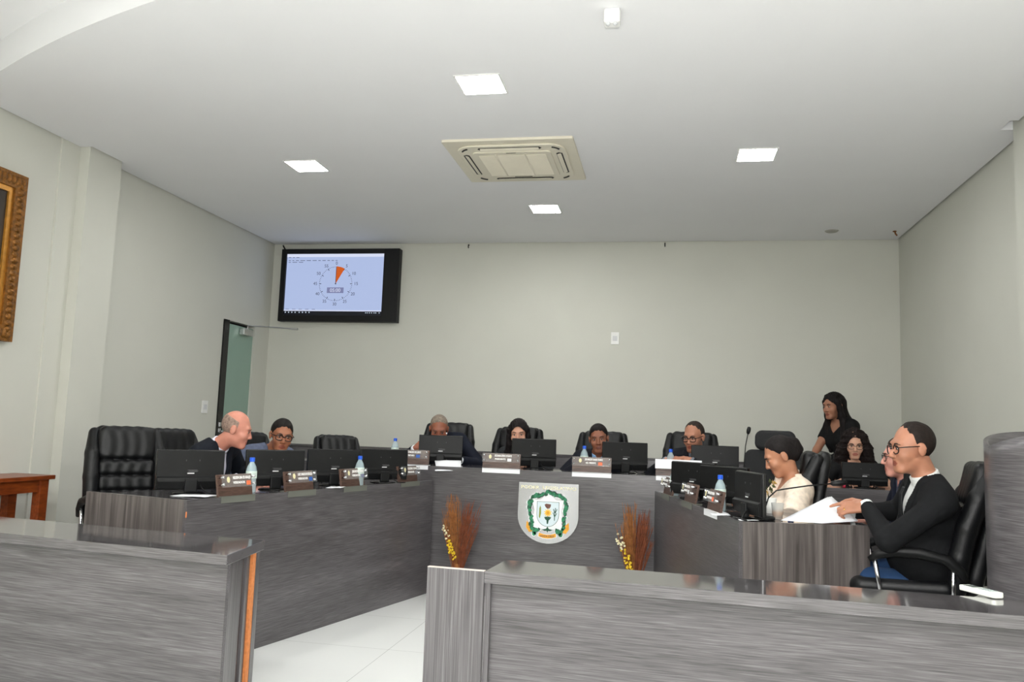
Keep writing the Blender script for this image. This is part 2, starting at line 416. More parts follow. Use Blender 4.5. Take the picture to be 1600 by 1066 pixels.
# television and its picture
def television():
    x0, x1, z0, z1 = -4.385, -2.965, 2.462, 3.298
    t = thing('television', 'wide black framed television on the back wall showing a countdown dial', 'television', ((x0+x1)/2, YB, (z0+z1)/2))
    w, h = (x1-x0)/2, (z1-z0)/2
    a0, a1, b0, b1 = -4.325+3.675, -3.147+3.675, 2.583-2.88, 3.243-2.88
    f = MB(); f.box(-w, a0, -.10, 0, -h, h); f.box(a1, w, -.10, 0, -h, h); f.box(a0, a1, -.10, 0, -h, b0-.05); f.box(a0, a1, -.10, 0, b1, h); f.box(a0, a1, -.02, 0, b0-.05, b1)
    f.build('television_frame', BLACK, t, bevel=.004)
    sc = MB().box(a0, a1, -.075, -.07, b0, b1).build('screen', pmat('screen_glow', (20, 20, 24), .25, emis=.56, ecol=(196, 213, 255)), t)
    E = lambda n, c, k: pmat(n, (10, 10, 10), .5, emis=k*.78, ecol=c)
    MB().box(a0, a1, -.0755, -.07, b0-.05, b0).build('task_bar', E('task_bar', (4, 10, 24), .6), sc)
    MB().box(a0, a1, -.0765, -.0755, b1-.035, b1).build('menu_strip', E('menu_strip', (225, 232, 255), .85), sc)
    MB().box(a0, a1, -.0765, -.0755, b0, b0+.012).build('status_strip', E('menu_strip', (225, 232, 255), .85), sc)
    GR = E('dial_ink', (90, 96, 120), .6); DK = E('dial_dark', (30, 30, 40), .4); OR = E('dial_orange', (226, 100, 26), .75)
    F = lambda x, z, y=-.077: frame((x, y, z), (1, 0, 0), (0, -1, 0))
    cx, cz, R = -.04, .018, .20
    tk = MB()
    for i in range(60):
        a = 2*PI*i/60; big = i % 5 == 0; L = .026 if big else .010; wd = .0034 if big else .0024
        M = F(cx, cz) @ Matrix.Rotation(-a, 4, 'Z'); tk.box(-wd, wd, R-L, R, 0, .0006, M)
    tk.build('dial_ticks', DK, sc)
    w_ = MB(); pts = [(0, 0)]+[(.2*math.sin(q), .2*math.cos(q)) for q in [math.radians(30*i/8) for i in range(9)]]
    w_.prism(pts, .0008, .0014, F(cx, cz)); w_.build('dial_sector', OR, sc)
    MB().box(-.0025, .0025, -.0, .2, .0016, .002, F(cx, cz)).lathe([(.008, .0016), (.008, .0022)], 12, M=F(cx, cz)).build('dial_hand', DK, sc)
    for i in range(12):
        a = 2*PI*i/12; text('dial_number', str(i*5), .050, GR, sc, F(cx+.245*math.sin(a), cz+.235*math.cos(a)))
    MB().box(-.1, .1, -.032, .032, 0, .0008, F(cx, cz-.075)).build('time_box', E('time_box', (140, 146, 190), .7), sc)
    text('time_text', '05:00', .058, E('time_white', (225, 230, 255), .9), sc, F(cx, cz-.077, -.0785))
    ui = MB()
    for r_, y in enumerate((.005, -.03, -.05)):
        x = a0+.02
        for k in range((3, 11, 3)[r_]):
            L = random.uniform(.02, .06); ui.box(x, x+L, -.0775, -.077, b1-.045+y-.004, b1-.045+y+.002); x += L+.02
    for k in range(5):
        ui.box(a0+.02+k*.08, a0+.06+k*.08, -.0775, -.077, b0+.018, b0+.022)
    ui.build('menu_lines', GR, sc)['kind'] = 'stuff'
    ic = MB()
    for k, x in enumerate((.02, .06, .10, .14, .19, .23, .27, .31)): ic.box(a0+x-.006, a0+x+.006, -.077, -.0765, b0-.022, b0-.010)
    for x in (.19, .17, .145, .12, .09, .07, .03): ic.box(a1-x-.005, a1-x+.005, -.077, -.0765, b0-.021, b0-.011)
    ic.build('task_icons', E('task_icons', (220, 235, 255), .9), sc)['kind'] = 'stuff'
television()

# wall plates
def wall_plate(name, label, cat, M, w=.075, h=.125, sock=True):
    t = thing(name, label, cat); t.matrix_world = M
    MB().box(-w/2, w/2, -h/2, h/2, 0, .010).build('cover_plate', WHITE, t, bevel=.003)
    MB().box(-w*.28, w*.28, -h*.2, h*.2, .010, .014).build('socket' if sock else 'rocker', pmat('plate_grey', (205, 206, 208), .4), t, bevel=.002)
    return t
wall_plate('wall_socket', 'white wall plate alone in the middle of the back wall', 'socket', frame((-.554, YB, 2.326), (1, 0, 0), (0, -1, 0)), .085, .13)
wall_plate('light_switch', 'white light switch on the left wall beside the glass door', 'switch', frame((XL, 7.46, 1.44), (0, 1, 0), (1, 0, 0)), .10, .125, False)

# glass door in the left wall
def door():
    GL = pmat('green_glass', (150, 178, 164), .2, noise=.03, scale=2, trans=.12)
    t = bpy.data.objects.new('door_1', None); COL.objects.link(t); t.location = (XL, DY0, .24); t['kind'] = 'structure'
    MB().box(-.12, .015, 0, .10, 0, DZ-.24).box(-.12, -.08, .10, DY1-DY0, DZ-.24-.02, DZ-.24).build('door_frame', BLACKG, t)
    d = MB().box(-.03, -.018, .10, DY1-DY0-.004, .01, DZ-.27).build('door_leaf', GL, t)
    MB().tube([(-.0, .17, .93), (.03, .17, .93), (.03, .17, 1.13), (-.0, .17, 1.13)], .010, 8).tube([(.0, .17, .96), (.03, .17, .96), (.03, .06, .96)], .007, 8).build('door_handle', CHROME, d, True)
    MB().box(.012, .02, .035, .065, .95, .99).box(.012, .02, .035, .065, 1.01, 1.05).build('lock_plate', CHROME, t)
    c = MB().box(-.015, .04, .36, .56, DZ-.24-.12, DZ-.24-.05).build('door_closer', STEEL, d, bevel=.004)
    MB().tube([(.02, .46, DZ-.24-.05), (.02, .47, DZ-.24-.01), (.28, .70, DZ-.24+.0), (.42, .76, DZ-.24-.005)], .008, 6).box(.38, .46, .74, .78, DZ-.255, DZ-.235).build('closer_arm', STEEL, c)
door()

# picture in a carved gilt frame, left wall
def painting():
    x = -4.49; y0, y1, z0, z1 = 4.02, 4.865, 1.80, 2.965
    t = thing('framed_painting', 'dark painting in a carved golden brown frame on the left wall', 'painting', (x, (y0+y1)/2, (z0+z1)/2))
    hy, hz = (y1-y0)/2, (z1-z0)/2
    GD = pmat('carved_gilt', (126, 82, 30), .45, metal=.35, noise=.45, scale=40, bump=.6, bscale=70)
    GI = pmat('gilt_liner', (178, 124, 48), .35, metal=.4, noise=.2, scale=30)
    m = MB(); q = .105
    for a, b, c, d in ((-hy, hy, hz-q, hz), (-hy, hy, -hz, -hz+q), (-hy, -hy+q, -hz+q, hz-q), (hy-q, hy, -hz+q, hz-q)): m.box(.002, .05, a, b, c, d)
    rn = random.Random(2)
    for i in range(26):
        for s in (-1, 1):
            m.ball((.05, s*(hy-q/2), -hz+.04+i*(2*hz-.08)/25), (.016, .032, .022), 8, 6)
            if i < 19: m.ball((.05, -hy+.04+i*(2*hy-.08)/18, s*(hz-q/2)), (.016, .022, .032), 8, 6)
    m.build('carved_frame', GD, t)
    m = MB(); k = q+.035
    for a, b, c, d in ((-hy+q, hy-q, hz-k, hz-q), (-hy+q, hy-q, -hz+q, -hz+k), (-hy+q, -hy+k, -hz+k, hz-k), (hy-k, hy-q, -hz+k, hz-k)): m.box(.002, .035, a, b, c, d)
    m.build('frame_liner', GI, t)
    MB().box(.002, .02, -hy+k, hy-k, -hz+k, hz-k).build('canvas', pmat('dark_canvas', (48, 38, 28), .5, noise=.5, scale=3), t)
painting()

# console table by the left wall
def console():
    t = thing('console_table', 'red brown wooden side table standing by the left wall', 'table', (-4.30, 4.30, 0))
    X0, X1, Y0, Y1 = -.165, .165, -.70, .73
    MB().box(X0, X1, Y0, Y1, .872, .90).build('table_top', W_TABLE, t, bevel=.004)
    MB().box(X0+.03, X1-.03, Y0+.05, Y1-.06, .79, .872).build('apron', W_TABLE, t)
    for a in (X0+.015, X1-.075):
        for b in (Y0+.04, Y1-.115): MB().box(a, a+.06, b, b+.075, 0, .872).build('leg', W_TABLE, t, bevel=.003)
console()

# low panelled cabinet along the back wall
def lowcab():
    t = thing('low_cabinet', 'long low grey wooden cabinet along the foot of the back wall', 'cabinet', (XL+.01, 8.50, .24))
    Lh = XR-XL-.02
    MB().box(0, Lh, .01, .185, 0, .82).build('carcass', W_X, t)
    MB().box(0, Lh, -.01, .185, .82, .845).build('cabinet_top', W_TOP, t, bevel=.002)
    n = 5
    for i in range(n): MB().box(i*Lh/n+.003, (i+1)*Lh/n-.003, -.008, .01, .01, .815).build('front_panel', W_X, t)
lowcab()

# ---------------------------------------------------------------- desks
LA = Vector((-2.48, 3.99, 0)); LU = Vector((.242, .970, 0)); LN = Vector((.970, -.242, 0))
RA = Vector((.373, 4.46, 0)); RU = Vector((-.218, .976, 0)); RN = Vector((-.976, -.218, 0))
def desk_wing(name, label, A, U, L, depth, side, ztop=.89, skew=.27):
    """local x along the wing, local y away from the inner face"""
    t = thing(name, label, 'desk', A)
    t.rotation_euler = (0, 0, math.atan2(U.y, U.x))
    s = side                                             # +1: seats at local +y
    def bx(m, x0, x1, y0, y1, z0, z1): return m.box(x0, x1, min(s*y0, s*y1), max(s*y0, s*y1), z0, z1)
    bx(MB(), .0, L, 0, .022, 0, ztop).build('front_panel', W_X, t, bevel=.001)
    k = skew*depth; MB().prism([(.022, s*.022), (L-skew*.022, s*.022), (L-k, s*depth), (.022, s*depth)][::s], ztop-.03, ztop-.001).build('desk_top', W_TOP, t, bevel=.001)
    return t, bx
t, bx = desk_wing('desk_wing', 'long grey laminate desk wing running back on the left side', LA, LU, 2.58, .62, 1)
bx(MB(), .0, .02, .022, .77, 0, .889).build('end_panel', W_Z, t, bevel=.001)
for k in (.9, 1.70): bx(MB(), k, k+.02, .022, .5, .12, .86).build('support_panel', W_Z, t)
# chipped corner of the end panel
bx(MB(), -.001, .003, -.002, .004, .80, .83).build('chipped_edge', pmat('chipboard_orange', (214, 128, 78), .8), t)
t, bx = desk_wing('desk_wing', 'long grey laminate desk wing running back on the right side', RA, RU, 2.09, .46, -1, skew=.25)
for k in (.85, 1.6): bx(MB(), k, k+.02, .022, .4, .12, .86).build('support_panel', W_Z, t)
bx(MB(), .022, .80, .46, .69, .86, .889).build('desk_return', W_TOP, t, bevel=.001)
bx(MB(), .0, .02, .022, .69, 0, .889).build('end_panel', W_Z, t, bevel=.001)
# centre desk
t = thing('presiding_desk', 'raised grey laminate desk across the back carrying the shield', 'desk', (-1.0, 6.53, 0))
MB().box(-2.2, 1.15, 0, .022, 0, 1.003).build('front_panel', W_X, t, bevel=.001)
MB().box(-2.2, 1.15, .022, .56, .973, 1.002).build('desk_top', W_TOP, t, bevel=.001)
for x in (-2.2, 1.13): MB().box(x, x+.02, .022, .5, .24, .972).build('support_panel', W_Z, t)
# clerk's desk, right back corner
t = thing('clerk_desk', 'small dark grey desk in front of the seated curly haired woman', 'desk', (1.55, 6.90, .0))
MB().box(-.42, .55, 0, .02, .24, .955).build('front_panel', W_X, t)
MB().box(-.42, .55, .02, .5, .93, .955).build('desk_top', W_TOP, t)
for x in (-.42, .53): MB().box(x, x+.02, .02, .45, .24, .93).build('support_panel', W_Z, t)

# public counters in the foreground (hall side)
ZT = .77
def counter_left():
    A = Vector((-1.755, 3.142, 0)); d = Vector((-1, .135, 0)).normalized(); ang = math.atan2(d.y, d.x)
    t = thing('public_counter', 'dark grey laminate counter in the left foreground with an open orange edge', 'counter', A, ang+PI)
    # local x runs to the right (towards the passage), y away from camera
    S = Matrix.Identity(4); S[0][1] = -.30
    MB().prism([(-2.35, 0), (0, 0), (-.13, .44), (-2.35, .44)], ZT-.042, ZT).build('counter_top', W_TOP, t, bevel=.002)
    MB().box(-2.33, -.02, .035, .055, 0, ZT-.042).build('front_panel', W_X, t)
    MB().box(-.04, -.018, .055, .23, 0, ZT-.042, S).build('side_panel', W_ZF, t)
    MB().box(-.05, -.024, .23, .25, 0, ZT-.042, S).build('side_rail', W_BROWN, t)
    MB().box(-.04, -.008, .25, .275, 0, ZT-.042, S).build('side_panel', W_ZF, t)
    MB().box(-.05, -.024, .275, .33, 0, ZT-.042, S).build('side_panel', W_ZF, t)
    MB().box(-.04, -.008, .33, .365, 0, ZT-.045, S).build('raw_edge', pmat('raw_chipboard', (206, 128, 74), .8, noise=.15, scale=60), t)['label'] = 'orange raw chipboard edge'
    MB().box(-.04, -.004, .365, .41, 0, ZT-.045, S).build('side_panel', W_ZF, t)
    MB().box(-2.33, -.17, .39, .41, 0, ZT-.042).build('back_panel', W_X, t)
counter_left()
def counter_right():
    A = Vector((-.688, 3.182, 0)); d = Vector((1.853, -.14, 0)).normalized()
    t = thing('public_counter', 'grey laminate counter across the right foreground with a wide end board', 'counter', A, math.atan2(d.y, d.x))
    MB().box(0, 2.86, 0, .31, ZT-.045, ZT).build('counter_top', W_TOP, t, bevel=.002)
    MB().box(-.235, -.0005, .0, .022, 0, ZT-.001).build('end_board', W_ZF, t, bevel=.001)
    MB().box(.0, 2.86, .045, .065, 0, ZT-.045).build('front_panel', W_X, t)
    MB().box(.0, .02, .022, .30, 0, ZT-.045).build('side_panel', W_ZF, t)
    MB().box(-.235, -.0005, .0, .022, ZT-.001, ZT+.0015).build('edge_strip', pmat('edge_pale', (196, 184, 176), .5), t)['label'] = 'pale raw top edge'
counter_right()

# rounded podium at the right edge
def podium():
    R = .311; cx, cy = 1.70, 3.95; n = 64
    t = thing('rounded_podium', 'tall rounded grey wooden podium at the right edge of the picture', 'podium', (cx, cy, .12))
    m = MB(); zs = [0, .2, .4, .6, .8, 1.0, 1.1, None]
    V = []; F = []
    prof = [0, .3, .6, .9, 1.1, 1]
    def topz(x, y):
        h = .078*max(0, 1-(min(x, 0)/R)**2)**.5
        return 1.20+h
    for f in (0, .25, .5, .75, .95, 1.0):
        for k in range(n):
            x, y = R*math.cos(2*PI*k/n), R*math.sin(2*PI*k/n); V.append((x, y, f*topz(x, y)))
    for j in range(5):
        for k in range(n): F.append((j*n+k, j*n+(k+1) % n, (j+1)*n+(k+1) % n, (j+1)*n+k))
    o = mk('podium_body', V, F, W_R, t, True); md = o.modifiers.new('thick', 'SOLIDIFY'); md.thickness = .018; md.offset = -1
    MB().lathe([(.001, 1.10), (R-.02, 1.10), (R-.02, 1.12), (.001, 1.12)], 48).build('podium_top', W_TOP, t)
podium()

# remote control
def remote():
    t = thing('remote_control', 'white air conditioner remote lying on the right foreground counter', 'remote control', (1.165, 3.415, ZT), math.radians(-66))
    MB().prism([(-.085, -.02), (-.08, -.026), (.075, -.026), (.085, -.015), (.085, .015), (.075, .026), (-.08, .026), (-.085, .02)], .002, .022).build('remote_body', pmat('remote_white', (240, 242, 234), .3), t, bevel=.005)
    MB().box(-.07, -.02, -.018, .018, .022, .0232).build('remote_display', pmat('remote_lcd', (120, 128, 124), .15), t)
    b = MB()
    for i in range(4):
        for j in (-.012, 0, .012): b.box(.0+i*.016, .009+i*.016, j-.004, j+.004, .022, .0238)
    b.build('remote_buttons', pmat('button_grey', (170, 180, 180), .4), t)
remote()

# ---------------------------------------------------------------- the shield on the desk front
def shield():
    t = thing('shield_emblem', 'polished steel shield with green wreathed coat of arms on the centre desk', 'emblem', (-.912, 6.528, .675))
    t.rotation_euler = (PI/2, 0, 0)                      # local x right, y up, z towards the hall
    w, top = .238, .236
    pts = [(-w, top), (-w-.004, -.02)]+[(-(w+.004)*math.cos(a), -.02-.215*math.sin(a)) for a in [math.radians(10*i) for i in range(1, 18)]]+[(w+.004, -.02), (w, top)]
    MB().prism(pts[::-1], .012, .020).build('shield_plate', pmat('shield_steel', (196, 196, 200), .22, metal=1, noise=.03), t)
    MB().prism([(x*.97, y*.97) for x, y in pts][::-1], 0, .012).build('shield_backing', BLACK, t)
    text('shield_lettering', 'PODER  LEGISLATIVO', .034, pmat('cream_letter', (236, 230, 196), .5), t, Matrix.Translation((0, .197, .021)), .001, sx=1.36, bold=.0006)
    Wt = pmat('emblem_white', (240, 243, 244), .5); Gn = pmat('emblem_green', (40, 122, 84), .5, noise=.4, scale=60); Dg = pmat('emblem_dark_green', (24, 78, 56), .5)
    Go = pmat('emblem_gold', (226, 160, 44), .5, noise=.15, scale=40); Br = pmat('emblem_brown', (112, 76, 66), .6, noise=.3, scale=90); Ye = pmat('emblem_yellow', (246, 196, 70), .5); Lb = pmat('emblem_pale_blue', (214, 228, 234), .5)
    rn = random.Random(5)
    def sc(p): return [(x*.00107, (y)*.00107) for x, y in p]
    # coordinates in a 0-centred frame of about 440 x 440 units
    mantle = [(-120, 105), (-95, 95), (-60, 98), (0, 150), (60, 98), (95, 95), (118, 105), (112, 70), (100, 20), (112, -40), (100, -70), (118, -100), (95, -118), (60, -110), (0, -125), (-60, -110), (-95, -118), (-118, -100), (-100, -70), (-112, -40), (-100, 20), (-112, 70)]
    em = MB().prism(sc(mantle)[::-1], .021, .0225).build('mantle', Wt, t)
    wr = MB(); wd = MB(); bk = MB()
    path = [(0, 152), (-30, 140), (-62, 132), (-95, 128), (-118, 118), (-128, 90), (-140, 60), (-134, 20), (-128, -20), (-118, -60), (-126, -90), (-112, -118), (-90, -128), (-60, -118)]
    P = []
    for a, b in zip(path[:-1], path[1:]):
        for k in range(4): P.append((a[0]+(b[0]-a[0])*k/4, a[1]+(b[1]-a[1])*k/4))
    for s in (1, -1):
        for i, (x, y) in enumerate(P):
            r = rn.uniform(6, 15); x2 = s*(x+rn.uniform(-9, 9)); y2 = y+rn.uniform(-9, 9)
            q = [(x2+r*math.cos(a)*(1+.25*math.cos(3*a)), y2+r*math.sin(a)*(1+.25*math.cos(3*a))) for a in [2*PI*k/9 for k in range(9)]]
            (wr if i % 3 else wd).prism(sc(q), .0226, .0245+.0006*(i % 3))
            q = [(x2+(r+6)*math.cos(a), y2+(r+6)*math.sin(a)) for a in [2*PI*k/10 for k in range(10)]]
            bk.prism(sc(q), .0205, .0222)
        for x, y in ((100, -150), (92, -140)):
            wr.prism(sc([(s*x+13*math.cos(a), y+18*math.sin(a)) for a in [2*PI*k/8 for k in range(8)]]), .0226, .0248)
            bk.prism(sc([(s*x+19*math.cos(a), y+24*math.sin(a)) for a in [2*PI*k/10 for k in range(10)]]), .0205, .0222)
    bk.build('wreath_border', Wt, t); wr.build('wreath', Gn, t); wd.build('wreath_dark_leaves', Dg, t)  # some wreath leaves in a darker green
    sh = [(-80, 82), (80, 82), (80, -10)]+[(80*math.cos(a), -10-85*math.sin(a)) for a in [math.radians(15*i) for i in range(1, 12)]]+[(-80, -10)]
    MB().prism(sc([(x*1.04, y*1.03) for x, y in sh])[::-1], .0226, .0232).build('inner_shield_edge', Dg, t)
    MB().prism(sc(sh)[::-1], .0233, .0240).build('inner_shield', Lb, t)
    st = [((34 if k % 2 == 0 else 18)*math.cos(2*PI*k/20+PI/2), 4+(34 if k % 2 == 0 else 18)*math.sin(2*PI*k/20+PI/2)) for k in range(20)]
    MB().prism(sc(st), .0241, .0252).build('sun', Ye, t)
    MB().prism(sc([(12*math.cos(2*PI*k/12), 4+12*math.sin(2*PI*k/12)) for k in range(12)]), .0252, .0258).build('sun_disc', Go, t)
    MB().prism(sc([(-26, 62), (-14, 70), (4, 68), (22, 66), (20, 50), (12, 36), (-6, 34), (-18, 46)])[::-1], .0241, .0252).build('bull_head', Br, t)
    MB().prism(sc([(-66, -30), (-58, -38), (-50, 0), (-52, 40), (-58, 55), (-64, 35)]), .0241, .0252).build('corn_leaf', pmat('emblem_olive', (132, 142, 60), .5), t)
    m = MB()
    for x0, y0, x1, y1 in ((50, -50, 52, 0), (52, 0, 40, 34), (52, 0, 56, 42), (52, 0, 68, 34), (50, -20, 38, 8), (50, -24, 66, 4)):
        m.tube([(x0*.00107, y0*.00107, .0246), (x1*.00107, y1*.00107, .0246)], .0028, 5)
    m.build('cotton_sprig', Dg, t)
    MB().prism(sc([(-26, -28), (0, -22), (26, -28), (16, -44), (8, -50), (4, -76), (-6, -76), (-8, -50), (-18, -44)])[::-1], .0241, .0252).build('palm', Dg, t)
    rb = [(-62, -142), (-30, -152), (0, -155), (30, -152), (62, -142), (66, -168), (32, -179), (0, -182), (-32, -179), (-66, -168)]
    MB().prism(sc([(x*1.07, (y+162)*1.25-162) for x, y in rb])[::-1], .0215, .0228).build('ribbon_edge', Wt, t)
    MB().prism(sc(rb)[::-1], .0229, .0240).build('ribbon', Go, t)
    for s in (1, -1):
        q = [(122, -92), (156, -62), (160, -108), (136, -142), (110, -134)]
        MB().prism(sc([(s*x, y) for x, y in q])[::-s], .0229, .0240).build('ribbon_tail', Go, t)
    text('ribbon_lettering', 'SANTA CRUZ', .019, Br, t, Matrix.Translation((0, -.178, .0242)), .0005, bold=.0005)
    MB().prism(sc([(-40, -118), (-10, -112), (0, -95), (10, -112), (40, -118), (20, -128), (6, -126), (0, -140), (-6, -126), (-20, -128)])[::-1], .0235, .0250).build('wreath_knot', Dg, t)
shield()

# ---------------------------------------------------------------- dried grass bouquets
def bouquet(loc, label, seed, flower_side, spread):
    t = thing('dried_bouquet', label, 'dried flowers', loc, 0, None)
    rn = random.Random(seed)
    St = pmat('dried_grass_brown', (150, 96, 50), .8, noise=.3, scale=30); S2 = pmat('dried_grass_rust', (124, 68, 42), .8, noise=.3, scale=30)
    Fl = pmat('yellow_flowers', (226, 190, 40), .6, noise=.15, scale=40); Fw = pmat('pale_flowers', (236, 228, 190), .6)
    a, b = MB(), MB()
    for i in range(120):
        k = i % 2; m = b if k else a
        ang = rn.uniform(-1, 1); sp = (rn.gauss(.10, .045) if k else rn.gauss(-.07, .035))*spread; dep = rn.uniform(-.05, .03)
        h = rn.uniform(.52, .78) if k else rn.uniform(.55, .82)
        pts = [(ang*.018, dep*.1, 0)]
        for j in range(1, 6):
            f = j/5; pts.append((ang*.018+sp*f**1.5+rn.uniform(-.004, .004), dep*f-.02*f, h*f))
        m.tube(pts, [.0028, .0028, .0024, .0022, .0026, .0008], 4, False)
        for j in range(5):
            f = rn.uniform(.62, .97); x = ang*.018+sp*f**1.5; m.tube([(x, dep*f-.02*f, h*f), (x+rn.uniform(-.016, .016), dep*f-.02*f+rn.uniform(-.01, .01), h*f+.035)], [.002, .0006], 3, False)
    a.build('tan_stems', St, t); b.build('rust_stems', S2, t)
    MB().tube([(0, 0, 0), (0, 0, .14), (.0, -.004, .26)], [.020, .026, .032], 10).build('stem_bundle', St, t, True)
    MB().lathe([(.03, 0), (.032, .02), (.03, .04)], 12, (0, 0, .10)).build('binding', pmat('twine', (110, 70, 40), .9), t)
    fy, fw, fs = MB(), MB(), MB()
    for i in range(60):
        f = rn.random(); x = flower_side*(.02+.10*f)+rn.uniform(-.022, .022); z = .30+.26*f+rn.uniform(-.02, .02); y = -.05+rn.uniform(-.015, .01)
        (fw if f > .62 else fy).ball((x, y, z), rn.uniform(.006, .010), 6, 4)
        if i % 3 == 0: fs.tube([(x, y, z), (flower_side*.01, -.01, .16)], .0015, 4, False)
    fy.build('yellow_blossoms', Fl, t); fw.build('pale_blossoms', Fw, t); fs.build('blossom_stems', S2, t)
    for c in [o for o in bpy.data.objects if o.parent == t and ('stems' in o.name or 'blossoms' in o.name)]: c['kind'] = 'stuff'
bouquet((-1.60, 6.40, 0), 'brown dried grass bouquet with yellow flowers at the left end of the centre desk', 3, -1, 1.0)
bouquet((-.225, 6.36, 0), 'rust brown dried grass bouquet with yellow flowers at the right end of the centre desk', 9, -1, .8)

# ---------------------------------------------------------------- desk things
def mat_disp(): return pmat('screen_dark', (22, 26, 34), .2, emis=.25, ecol=(120, 150, 200))
def make_monitor():
    t = thing('computer_monitor', 'x', 'monitor')
    MB().box(-.188, .188, -.010, .012, .022, .250).build('screen_bezel', BLACKG, t, bevel=.004)
    # the back shell: flat upper part, ridge, thicker foot of the casing
    pf = [(-.010, .248), (-.017, .244), (-.021, .100), (-.034, .090), (-.036, .070), (-.024, .028), (-.010, .024)]
    m = MB(); n = len(pf)
    v = [(x*(1 if z > .08 else .97), y, z) for x in (-.186, .186) for y, z in pf]
    m.add(v, [list(range(n)), list(range(n, 2*n))[::-1]]+[(i, i+n, (i+1) % n+n, (i+1) % n) for i in range(n)])
    m.build('back_shell', BLACK, t, bevel=.002)
    MB().box(-.180, .180, .012, .0135, .036, .240).build('screen', mat_disp(), t)
    MB().box(-.02, .018, -.0222, -.0205, .113, .119).build('bar_label', pmat('label_white', (225, 225, 225), .5), t)
    m = MB()
    for z, a, b in ((.134, -.02, .035), (.129, -.012, .04), (.125, -.018, .035)): m.box(a, b, -.0216, -.0195, z, z+.0012)
    m.build('maker_text', pmat('label_grey', (120, 120, 122), .5), t)['kind'] = 'stuff'
    for x in (-.03, .045): MB().box(x-.002, x+.002, -.0195, -.016, .185, .194).build('mount_slot', pmat('slot_grey', (70, 72, 74), .5), t)
    MB().box(-.035, .035, -.045, -.02, .008, .085).build('stand_neck', BLACK, t, bevel=.006)
    MB().lathe([(.001, .010), (.085, .008), (.095, .003), (.095, 0)], 28).build('stand_base', BLACKG, t, True)
    MB().tube([(.05, -.034, .055), (.06, -.06, .028), (.09, -.085, .006), (.15, -.08, .005)], .004, 6).build('power_cord', BLACK, t, True)
    return t
MON = make_monitor()
def place_monitor(first, loc, normal_deg, label):
    o = MON if first else copy_tree(MON)
    o.location = loc; o.rotation_euler = (0, 0, math.radians(normal_deg+90)); o['label'] = label; o['group'] = 'black computer monitors on the desks'
    return o
index_kids()
mons = [((-2.705, 4.36, .89), -44, 'black computer monitor nearest to the camera on the left wing, before the empty chair'),
        ((-2.455, 4.91, .89), -46, 'black computer monitor on the left wing before the man in bluish grey'),
        ((-2.295, 5.47, .89), -50, 'black computer monitor third from the camera on the left wing'),
        ((-2.105, 5.98, .89), -50, 'black computer monitor at the far end of the left desk wing'),
        ((-1.905, 6.85, 1.002), -76, 'black computer monitor hiding the chin of the grey haired man'),
        ((-1.09, 6.83, 1.002), -70, 'black computer monitor beside the woman with the long dark hair at the centre desk'),
        ((-.335, 6.82, 1.002), -74, 'black computer monitor beside the man in the light blue shirt'),
        ((.385, 6.85, 1.002), -88, 'black computer monitor at the right end of the centre desk'),
        ((.19, 5.93, .89), -130, 'black computer monitor farthest back on the right desk wing'),
        ((.36, 5.36, .89), -134, 'black computer monitor on the right wing behind the bottle and the sloping monitor'),
        ((.45, 4.64, .89), -164, 'black computer monitor seen edge on, nearest to the camera on the right wing'),
        ((1.58, 7.12, .956), -92, 'black computer monitor in front of the curly haired woman')]
for i, (l, a, lb) in enumerate(mons):
    o = place_monitor(i == 0, l, a, lb)
    if i == 11: o.scale = (.93, .93, .80)

ACR = pmat('clear_acrylic', (236, 240, 240), .05, alpha=.07)
def nameplate(loc, normal_deg, label, l1, l2, tagc=None, cover=False, w=.27, strip=None):
    """stands on the desk edge; local -y faces the hall"""
    t = thing('name_plate', label, 'name plate', loc, math.radians(normal_deg+90), 'wooden name plates on the desk edges')
    T = Matrix.Rotation(math.radians(-10), 4, 'X')
    MB().box(-w/2, w/2, .0, .014, .0, .125, T).build('wooden_board', W_BROWN, t, bevel=.001)
    MB().box(-w/2+.003, w/2+.003, -.018, -.015, -.032, .006).box(-w/2+.003, w/2+.003, -.018, .05, .001, .004).build('metal_base', strip or STEEL, t)
    m = MB()
    for x in (-w/2+.016, w/2-.016):
        for z in (.066, .106): m.tube([T @ Vector((x, .0, z)), T @ Vector((x, -.036, z))], .0065, 8)
    m.build('stand_offs', CHROME, t, True)
    MB().box(-w/2, w/2, -.034, -.031, .05, .122, T).build('acrylic_sheet', ACR, t)
    Lm = pmat('plate_white_print', (244, 242, 240), .5)
    F = lambda x, z: T @ frame((x, -.0345, z), (1, 0, 0), (0, -1, 0))
    text('name_lettering', l1, .0215, Lm, t, F(.018, .101), .0004, sx=min(1, .178/(len(l1)*.0152)), bold=.0007)
    text('title_lettering', l2, .0185, Lm, t, F(-.005 if tagc else .01, .074), .0004, sx=min(1, .11/(len(l2)*.0125)), bold=.0006)
    MB().prism([(.012*math.cos(a), .017*math.sin(a)) for a in [2*PI*k/14 for k in range(14)]], 0, .001, F(-.088, .092)).build('round_seal', pmat('seal_cream', (222, 214, 170), .5, noise=.3, scale=200), t)
    if tagc: MB().box(-.016, .016, -.012, .012, 0, .001, F(.070, .070)).build('party_badge', pmat('badge_%d%d%d' % tagc, tagc, .5), t)
    if cover: MB().box(-w/2-.004, w/2+.06, -.037, -.0355, .055, .128, T).build('paper_cover', PAPER, t)
    return t
SG = pmat('strip_off_flash', (118, 120, 112), .4, metal=.3, noise=.05)  # same metal strips without the flash reflection, coloured a darker grey
SW = pmat('strip_in_flash', (236, 237, 240), .35, noise=.02)  # flash reflection on the metal strips, painted as bright white
OR_, BL_, WH_ = (240, 112, 70), (44, 90, 170), (240, 240, 240)
def onwing(A, U, N, s, off=.012): p = A+U*s-N*off; return (p.x, p.y, .89)
